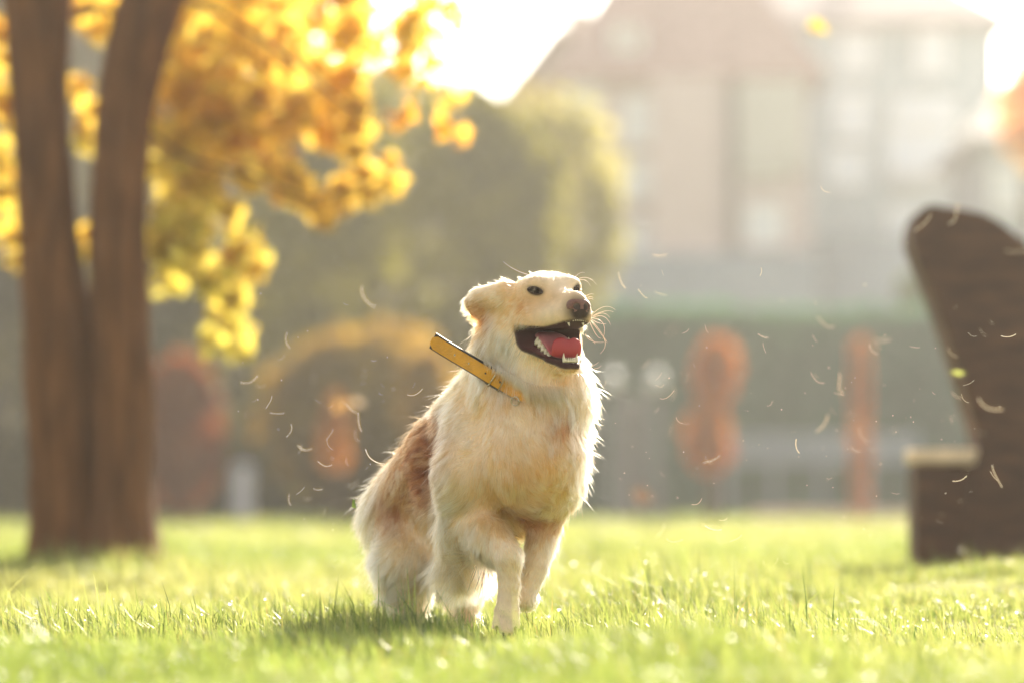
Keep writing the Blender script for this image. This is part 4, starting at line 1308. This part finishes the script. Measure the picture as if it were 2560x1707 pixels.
def build_dog():
    skin = mat('dog_skin', attr='tint', rough=0.55, var=0.15, scale=60, spec=0.12)
    dark_wet = mat('nose_leather', (0.25, 0.115, 0.085), rough=0.42, var=0.35, scale=420, bump=0.5, bscale=900, spec=0.5)
    for px, py, side in ((1337, 731, -1), (1440, 729, 1)):
        h = ray_hit(px, py)
        nrm = dog_normal(h[None])[0]
        fw = hr * side                                  # outer corner direction
        ax0 = np.array([1.0, 0.0, -0.12]) if side < 0 else hr * 0.4 + hf * 0.6
        ax0 = ax0 - nrm * (ax0 @ nrm); ax0 /= np.linalg.norm(ax0)
        up = np.cross(ax0, nrm); up = up if up[2] > 0 else -up
        EYES.append({'hw': 19.0 if side < 0 else 11.0, 'c': h, 'n': nrm, 'ax': np.stack([ax0, up, nrm])})
    V, F = surface_nets(np.array([-460., -170., -380.]), np.array([260., 1000., 620.]), 4.0)
    for _ in range(3):
        d = sdf_chunk(V); nn = dog_normal(V)
        V = V - nn * np.clip(d, -3, 3)[:, None] * 0.9
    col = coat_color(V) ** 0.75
    wd = wedge(V); lx = (V - HM) @ HAX.T
    nearmouth = np.linalg.norm((lx - [0, 0, -125]) / [140, 140, 110], axis=1) < 1
    lipw = np.clip(1 - (wd - lip_width(V)) / 4, 0, 1) * nearmouth
    col = col * (1 - lipw[:, None]) + DARKSKIN * lipw[:, None]
    gum = np.clip(1 - np.abs(wd) / 2.5, 0, 1) * nearmouth * blob(lx, (-25, -38, -140), (60, 30, 40))
    col = col * (1 - 0.6 * gum[:, None]) + np.array([0.30, 0.10, 0.085]) * 0.6 * gum[:, None]
    nd = np.clip(1.4 * blob(lx, (120, 0, -75), (26, 36, 34)), 0, 1)[:, None]
    col = col * (1 - nd) + np.array([0.05, 0.03, 0.025]) * nd
    for e in EYES:
        le = (V - e['c']) @ e['ax'].T
        k = np.clip(1.6 * np.exp(-((le[:, 0] / 21) ** 2 + (le[:, 1] / 11) ** 2 + (le[:, 2] / 30) ** 2) ** 2), 0, 1)[:, None]
        col = col * (1 - k) + np.array([0.03, 0.018, 0.014]) * k
    dog = mesh_np('dog', q2w(V), F, skin, smooth=True, col=col)
    tag(dog, 'cream golden retriever running across the grass with open mouth and red tongue', 'dog')
    build_fur(V, F, dog)
    cm = mat('claw_horn', (0.05, 0.03, 0.022), rough=0.35)
    for dx, ll in ((-20, 42), (-7, 54), (7, 55), (19, 44)):
        c_ = Q(1266 + dx * 1.2, 1522 + ll, -28)
        v, f = tube(np.array([c_, c_ + [0, -9, -5], c_ + [0, -13, -13], c_ + [0, -13, -18]]), [4.2, 3.6, 2.2, 0.5], 8)
        mesh_np('claw', q2w(v), f, cm, dog, smooth=True)
    # dark wet strands hanging below the lifted fore leg
    rw = np.random.default_rng(19)
    nw = 22; tw = np.linspace(0, 1, 7)
    x0 = rw.uniform(1186, 1234, nw); l0 = rw.uniform(45, 95, nw)
    PW = np.zeros((nw, 7, 3))
    for k, tt in enumerate(tw):
        PW[:, k] = np.stack([x0 - 1280 - (1236 - x0) * 0.35 * tt + 5 * np.sin(tt * 3 + x0), 40 + rw.uniform(-2, 2, nw), HORIZ - 1408 - l0 * tt], 1)
    curves_object('wet_strands', q2w(PW), np.repeat(np.array([[6, 6, 6, 5, 4, 3, 1.5]]) * 1e-4, nw, 0), np.repeat(np.array([[0.06, 0.028, 0.012]]), nw, 0), bpy.data.materials['dog_fur'], dog)
    # eyes
    em = mat('eye_brown', (0.016, 0.007, 0.004), rough=0.3, spec=0.15)
    lm = mat('eyelid_skin', (0.05, 0.026, 0.017), rough=0.5)
    for e in EYES:
        c = e['c'] - e['n'] * 11.5
        v, f = ball((0, 0, 0), 15.0, 24, 16)
        eye = mesh_np('eye', q2w(v + c), f, em, dog, smooth=True)
        a = np.linspace(0, 2 * math.pi, 40, endpoint=False)
        hw = e['hw']
        x = hw * np.cos(a); y = (8.0 + 1.5 * np.sin(a)) * np.sin(a) * (1 - 0.3 * np.abs(np.cos(a)) ** 2) * (hw / 19.0) ** 0.3
        zc = np.sqrt(np.clip(16.5 ** 2 - (0.55 * x) ** 2 - y ** 2, 4, None))
        ring = c + x[:, None] * e['ax'][0] + y[:, None] * e['ax'][1] + (zc - 2.0)[:, None] * e['n']
        v, f = tube(np.vstack([ring, ring[:2]]), 2.1, 8, False)
        mesh_np('eyelid', q2w(v), f, lm, eye, smooth=True)
    # nose leather with two comma-shaped nostrils
    def nose_fn(X):
        l = (X - HM) @ HAX.T
        b = 1e9
        c = np.array([108, 0, -62.0])
        k = (l - c) / np.array([24, 32, 26.0])
        k0 = np.linalg.norm(k, axis=1); d = k0 * (k0 - 1) / (np.linalg.norm(k / np.array([24, 32, 26.0]), axis=1) + 1e-9)
        for s in (-1, 1):
            q = np.linalg.norm((l - [112, s * 18, -64]) / [15, 13, 15], axis=1)
            d = smin(d, (q - 1) * 14, 8)
            q = np.linalg.norm(l - [132, s * 15, -66], axis=1) - 9.5
            d = -smin(-d, q, 3)
            q = np.linalg.norm((l - [123, s * 26, -75]) / [14, 7, 4], axis=1)
            d = -smin(-d, (q - 1) * 5, 3)
        q = np.maximum(np.abs(l[:, 1]) - 1.2, 132 - l[:, 0])
        return -smin(-d, q, 2)
    nc = L(112, 0, -64)
    nv, nf = surface_nets(nc - 48, nc + 48, 2.0, 4, nose_fn)
    mesh_np('nose', q2w(nv), nf, dark_wet, dog, smooth=True)
    # tongue: thick tapering slab with a groove, tip lifted over the lower teeth
    tm = bpy.data.materials.new('tongue_flesh'); tm.use_nodes = True
    p = tm.node_tree.nodes['Principled BSDF']
    p.inputs['Base Color'].default_value = (0.50, 0.10, 0.10, 1)
    p.inputs['Roughness'].default_value = 0.42
    p.inputs['Subsurface Weight'].default_value = 0.15
    p.inputs['Subsurface Radius'].default_value = (0.012, 0.003, 0.002)
    p.inputs['Subsurface Scale'].default_value = 1.0
    at_ = tm.node_tree.nodes.new('ShaderNodeAttribute'); at_.attribute_name = 'tint'
    tm.node_tree.links.new(at_.outputs['Color'], p.inputs['Base Color'])
    nb = tm.node_tree.nodes.new('ShaderNodeTexNoise'); nb.inputs['Scale'].default_value = 900
    bp = tm.node_tree.nodes.new('ShaderNodeBump'); bp.inputs['Strength'].default_value = 0.35; bp.inputs['Distance'].default_value = 0.001
    tm.node_tree.links.new(nb.outputs[0], bp.inputs['Height']); tm.node_tree.links.new(bp.outputs[0], p.inputs['Normal'])
    sp = [(-58, -98, 34, 12, 0), (-32, -108, 39, 13, 2), (-8, -122, 41, 13, 3), (14, -144, 41, 12, 4), (32, -164, 40, 11, 4), (44, -172, 41, 9, 3), (51, -162, 42, 8, 1), (54, -150, 42, 7, 0), (55, -139, 40, 6, -1), (54, -131, 33, 5, -1), (53, -126, 22, 4, 0), (52.5, -124, 8, 2, 0)]
    TV, TF, TC = [], [], []
    sg = 26
    sa = np.array([(q[0], q[1]) for q in sp], float)
    tg = np.gradient(sa, axis=0); tg /= np.linalg.norm(tg, axis=1)[:, None]
    for i, (f_, u_, wd_, th, cup) in enumerate(sp):
        for j in range(sg):
            a = 2 * math.pi * j / sg
            x = math.cos(a) * wd_; z = math.sin(a) * th
            e = abs(x) / wd_
            z += cup * e ** 2 - 3.0 * math.exp(-(x / 6) ** 2) * (1 if math.sin(a) > 0 else -0.6)
            ntc = max(0.0, (i - 6) / 4.0)
            along = ntc * (-9 * math.exp(-((x - 4) / 9) ** 2)) + (ntc * 0.05 * x)
            TV.append(L(f_ - 12 - tg[i, 1] * z + tg[i, 0] * along, -3 + x, u_ + tg[i, 0] * z + tg[i, 1] * along))
            tip = min(1, max(0, (f_ - 8) / 30))
            TC.append(np.array([0.45, 0.16, 0.16]) * (1 - tip) + np.array([0.42, 0.03, 0.038]) * tip)
    for i in range(len(sp) - 1):
        for j in range(sg):
            a, b = i * sg + j, i * sg + (j + 1) % sg
            TF.append((a, b, b + sg, a + sg))
    TF.append(tuple(range(sg - 1, -1, -1))); TF.append(tuple((len(sp) - 1) * sg + j for j in range(sg)))
    t = mesh_np('tongue', q2w(np.array(TV)), TF, tm, dog, smooth=True, col=np.array(TC))
    sd = t.modifiers.new('smooth', 'SUBSURF'); sd.levels = 1; sd.render_levels = 2
    # teeth
    ivory = mat('tooth_enamel', (0.80, 0.72, 0.52), rough=0.25, var=0.2, scale=200, spec=0.5)

    def tooth(base, tip, r0, flat=1.0):
        base, tip = np.asarray(base, float), np.asarray(tip, float)
        tt = np.linspace(0, 1, 7)
        bend = np.array([-3.0, 0, 0])
        pts = [L(*(base + (tip - base) * s + bend * math.sin(s * math.pi) * 0.8)) for s in tt]
        rr = r0 * np.array([1, 1.0, 0.92, 0.78, 0.58, 0.34, 0.1])
        v, f = tube(pts, rr, 10)
        mesh_np('tooth', q2w(v), f, ivory, dog, smooth=True)
    for s in (-1, 1):
        tooth((50, s * 17, -190), (54, s * 19, -168), 4.4)               # lower canines
        tooth((93, s * 20, -88), (96, s * 20, -109), 4.6)                # upper canines
        for k, (f_, u_) in enumerate(((-32, -124), (-23, -134), (-14, -145), (-5, -155), (4, -163))):
            hgt = (13, 18, 16, 13, 11)[k]
            rr_ = 45 - 2.6 * k
            tooth((f_, s * rr_, u_ - 6), (f_ + 2, s * (rr_ - 2), u_ + hgt), 8.0 - 0.5 * k)
        for k in range(3):
            tooth((54 - 1.0 * k * k, s * (2.6 + 4.8 * k), -190), (57 - 1.0 * k * k, s * (2.6 + 4.9 * k), -179), 3.3)
        for k in range(3):
            tooth((110 - 1.0 * k * k, s * (3 + 5.4 * k), -88), (111 - 1.0 * k * k, s * (3 + 5.4 * k), -99), 3.0)
    # whiskers and brow hairs
    wm = mat('whisker_hair', (0.85, 0.74, 0.60), rough=0.35, spec=0.5, translucent=0.5, tcol=(0.9, 0.8, 0.66))
    W = [((1478, 792), (1509, 773), (1536, 781), -118), ((1480, 795), (1510, 784), (1531, 786), -116), ((1481, 797), (1505, 789), (1522, 800), -115),
         ((1479, 800), (1506, 797), (1524, 817), -112), ((1478, 804), (1494, 813), (1513, 815), -114), ((1476, 806), (1493, 826), (1514, 857), -110),
         ((1476, 808), (1497, 836), (1516, 861), -108), ((1473, 812), (1488, 842), (1500, 850), -112), ((1478, 800), (1506, 815), (1505, 852), -105),
         ((1462, 838), (1477, 855), (1508, 858), -70), ((1462, 840), (1478, 852), (1487, 862), -68), ((1508, 850), (1510, 870), (1498, 888), -105),
         ((1320, 688), (1286, 675), (1258, 655), -20), ((1434, 697), (1449, 683), (1462, 681), 10), ((1440, 700), (1468, 694), (1492, 711), 10),
         ((1443, 702), (1462, 700), (1477, 714), 12), ((1464, 744), (1474, 739), (1484, 739), -60), ((1468, 748), (1477, 746), (1482, 749), -70), ((1470, 752), (1478, 751), (1482, 754), -78),
         ((1462, 915), (1480, 914), (1497, 904), 20), ((1466, 920), (1490, 920), (1504, 912), 25)]
    for a, b, c, dd in W:
        tt = np.linspace(0, 1, 9)[:, None]
        a_, b_, c_ = Q(*a, dd), Q(*b, dd - 6), Q(*c, dd + 4)
        pts = (1 - tt) ** 2 * a_ + 2 * tt * (1 - tt) * (2 * b_ - 0.5 * a_ - 0.5 * c_) + tt ** 2 * c_
        v, f = tube(pts, np.linspace(0.75, 0.25, 9), 5)
        mesh_np('whisker', q2w(v), f, wm, dog, smooth=True)
    return dog


def build_collar(dog):
    root = empty('dog_collar', q2w(Q(1290, 975, 60)))
    tag(root, 'yellow leather collar on the retriever with its loose strap end flying out', 'collar')
    org = q2w(Q(1290, 975, 60))
    leather = mat('yellow_leather', (0.70, 0.33, 0.014), rough=0.45, var=0.18, scale=40, bump=0.2, bscale=300, spec=0.4)
    black = mat('black_edge', (0.025, 0.022, 0.024), rough=0.5)
    steel = mat('buckle_steel', (0.55, 0.50, 0.42), rough=0.25, metal=1.0)
    # centre line: from the loose tip, across the front of the throat, around the neck
    pts = [Q(1078, 848, 66), Q(1105, 866, 50), Q(1160, 900, 12), Q(1215, 934, -24), Q(1262, 962, -42), Q(1310, 988, -10), Q(1370, 996, 25), Q(1425, 985, 60), Q(1466, 955, 70), Q(1440, 915, 160), Q(1350, 890, 220), Q(1250, 890, 200), Q(1195, 905, 130), Q(1200, 925, 55), Q(1250, 958, -28)]
    for i in (4, 5, 6, 7):
        h = ray_hit(pts[i][0] + 1280, HORIZ - pts[i][2])
        pts[i][1] = h[1] + (-13, -7, 6, 20)[i - 4]
    pts[3][1] = pts[4][1] * 0.6 + pts[2][1] * 0.4 - 14
    pts[14][1] = pts[4][1] + 4
    pts = np.array(pts)
    # smooth resample (Catmull-Rom)
    def cr(p, n=8):
        o = []
        for i in range(len(p) - 1):
            p0, p1, p2, p3 = p[max(i - 1, 0)], p[i], p[i + 1], p[min(i + 2, len(p) - 1)]
            for t in np.linspace(0, 1, n, endpoint=False):
                o.append(0.5 * (2 * p1 + (p2 - p0) * t + (2 * p0 - 5 * p1 + 4 * p2 - p3) * t * t + (3 * p1 - p0 - 3 * p2 + p3) * t ** 3))
        o.append(p[-1]); return np.array(o)
    C = cr(pts)
    T = np.gradient(C, axis=0); T /= np.linalg.norm(T, axis=1)[:, None]
    nk = np.array([0.33, -0.30, 0.9])                                  # width direction: along the neck
    nk = nk / np.linalg.norm(nk)
    Wd = nk - T * (T @ nk)[:, None]; Wd /= np.linalg.norm(Wd, axis=1)[:, None]
    Nn = np.cross(T, Wd)
    half = 19.0

    tilt = 11 * np.clip((C[:, 0] + 1280 - 1205) / 85, 0, 1) ** 1.1 * (np.arange(len(C)) < 90)

    def strip(h0, h1, thick, offs, tipcut=0):
        V, F = [], []
        n = len(C)
        for i in range(n):
            a = C[i]
            k = 1.0 if i > 4 else (0.42 + 0.58 * i / 4.0 if tipcut else 1.0)
            for (hh, oo) in ((h0 * k, offs), (h1 * k, offs), (h1 * k, offs + thick), (h0 * k, offs + thick)):
                V.append(a + Wd[i] * hh + Nn[i] * oo + np.array([0, 1.0, 0]) * tilt[i] * (hh + half) / (2 * half))
        for i in range(n - 1):
            for j in range(4):
                F.append((i * 4 + j, i * 4 + (j + 1) % 4, i * 4 + 4 + (j + 1) % 4, i * 4 + 4 + j))
        F.append((3, 2, 1, 0)); F.append(tuple((n - 1) * 4 + j for j in range(4)))
        return np.array(V), F
    for nm, args, m in (('strap', (-half + 2, half - 2, -2.6, -1.2, 1), leather), ('lining', (-half, half, 4.6, -1.1, 0), black)):
        pass
    # the yellow face looks at the camera
    sgn = -1.0 if (Nn[10] @ np.array([0, -1.0, 0])) < 0 else 1.0
    v, f = strip(-half + 2, half - 1, sgn * 2.6, sgn * 1.0, 1)
    st = mesh_np('strap', q2w(v) - org, f, leather, root)
    v, f = strip(-half - 1.5, half + 3.5, -sgn * 5.0, sgn * 0.9, 0)
    v[:4] += (C[2] - C[0]) * 0.75
    mesh_np('lining', q2w(v) - org, f, black, root)
    for px, py in ((1136, 882), (1175, 900), (1213, 918), (1250, 938)):
        i = int(np.argmin(np.abs(C[:40, 0] - (px - 1280))))
        c0 = C[i] + Nn[i] * sgn * 3.6 + Wd[i] * 1.0
        v, f = tube([c0, c0 + Nn[i] * sgn * 0.5], 2.6, 10)
        mesh_np('eyelet', q2w(v) - org, f, steel if px < 1200 else black, st)
    for px, w_ in ((1236, 25), (1257, 23)):
        i = int(np.argmin(np.abs(C[:44, 0] - (px - 1280))))
        c0 = C[i]
        loop = [c0 + Wd[i] * a * w_ + Nn[i] * sgn * b * 6.5 for a, b in ((-1, -1), (-1, 0.9), (1, 0.9), (1, -1), (-1, -1))]
        v, f = tube(np.array(loop), 1.9, 6)
        mesh_np('buckle', q2w(v) - org, f, steel, root, smooth=True)
    i = int(np.argmin(np.abs(C[:52, 0] - (1298 - 1280))))
    loop = [C[i] - Wd[i] * 22 + 11 * (math.cos(a) * T[i] - math.sin(a) * Wd[i]) + Nn[i] * sgn * 5 for a in np.linspace(0, 2 * math.pi, 15)]
    v, f = tube(np.array(loop), 1.6, 6, False)
    mesh_np('ring', q2w(v) - org, f, steel, root, smooth=True)
    # neck fur falling over the right part of the strap
    r = np.random.default_rng(91)
    n = 3600
    fi = r.uniform(0, 1, n) ** 0.75 * 62 + 18
    i0 = fi.astype(int); fr = (fi - i0)[:, None]
    j0 = np.minimum(i0 + 1, len(C) - 1)
    cen = C[i0] * (1 - fr) + C[j0] * fr
    xx = cen[:, 0] + 1280
    ok = (xx > 1195) & (xx < 1420) & (r.uniform(size=n) < np.clip((xx - 1195) / 75, 0.05, 1)) & (i0 < 62)
    cen, xx, i0 = cen[ok], xx[ok], i0[ok]; n = len(cen)
    cover = np.clip((xx - 1205) / 110, 0.12, 1.0)
    start = cen + Wd[i0] * (half + r.uniform(2, 16, n))[:, None] + np.array([0, -1.0, 0]) * (tilt[i0] * -1.0 + r.uniform(2, 7, n))[:, None]
    ln = (14 + 36 * cover) * r.uniform(0.7, 1.25, n)
    sw = noise3(cen, 0.06, 92, 2)
    d = np.stack([0.30 * sw + 0.12 + r.normal(0, 0.10, n), np.full(n, -0.22), np.full(n, -1.0)], 1)
    d /= np.linalg.norm(d, axis=1)[:, None]
    K = 6; t = np.linspace(0, 1, K)
    P = np.zeros((n, K, 3))
    for k, tt in enumerate(t):
        P[:, k] = start + d * (ln * tt)[:, None] + np.stack([sw * 6 * tt ** 2, np.full(n, 7 * tt ** 2 - 6 * np.sin(tt * 3.1)), np.zeros(n)], 1)
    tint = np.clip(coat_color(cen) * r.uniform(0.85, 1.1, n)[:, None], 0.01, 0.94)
    prof = np.array([0.4, 1.0, 0.95, 0.8, 0.5, 0.12])
    curves_object('neck_fur', q2w(P), (0.00036 * r.uniform(0.75, 1.25, n))[:, None] * prof[None], tint, bpy.data.materials['dog_fur'], dog)

# ------------------------------------------------------------------ build
build_ground()
build_haze()
build_park_tree()
build_far_plants()
build_houses()
build_far_furniture()
build_bench()
tips, grass_m = build_grass()
build_dew(tips)
the_dog = build_dog()
build_collar(the_dog)
build_loose_hair()
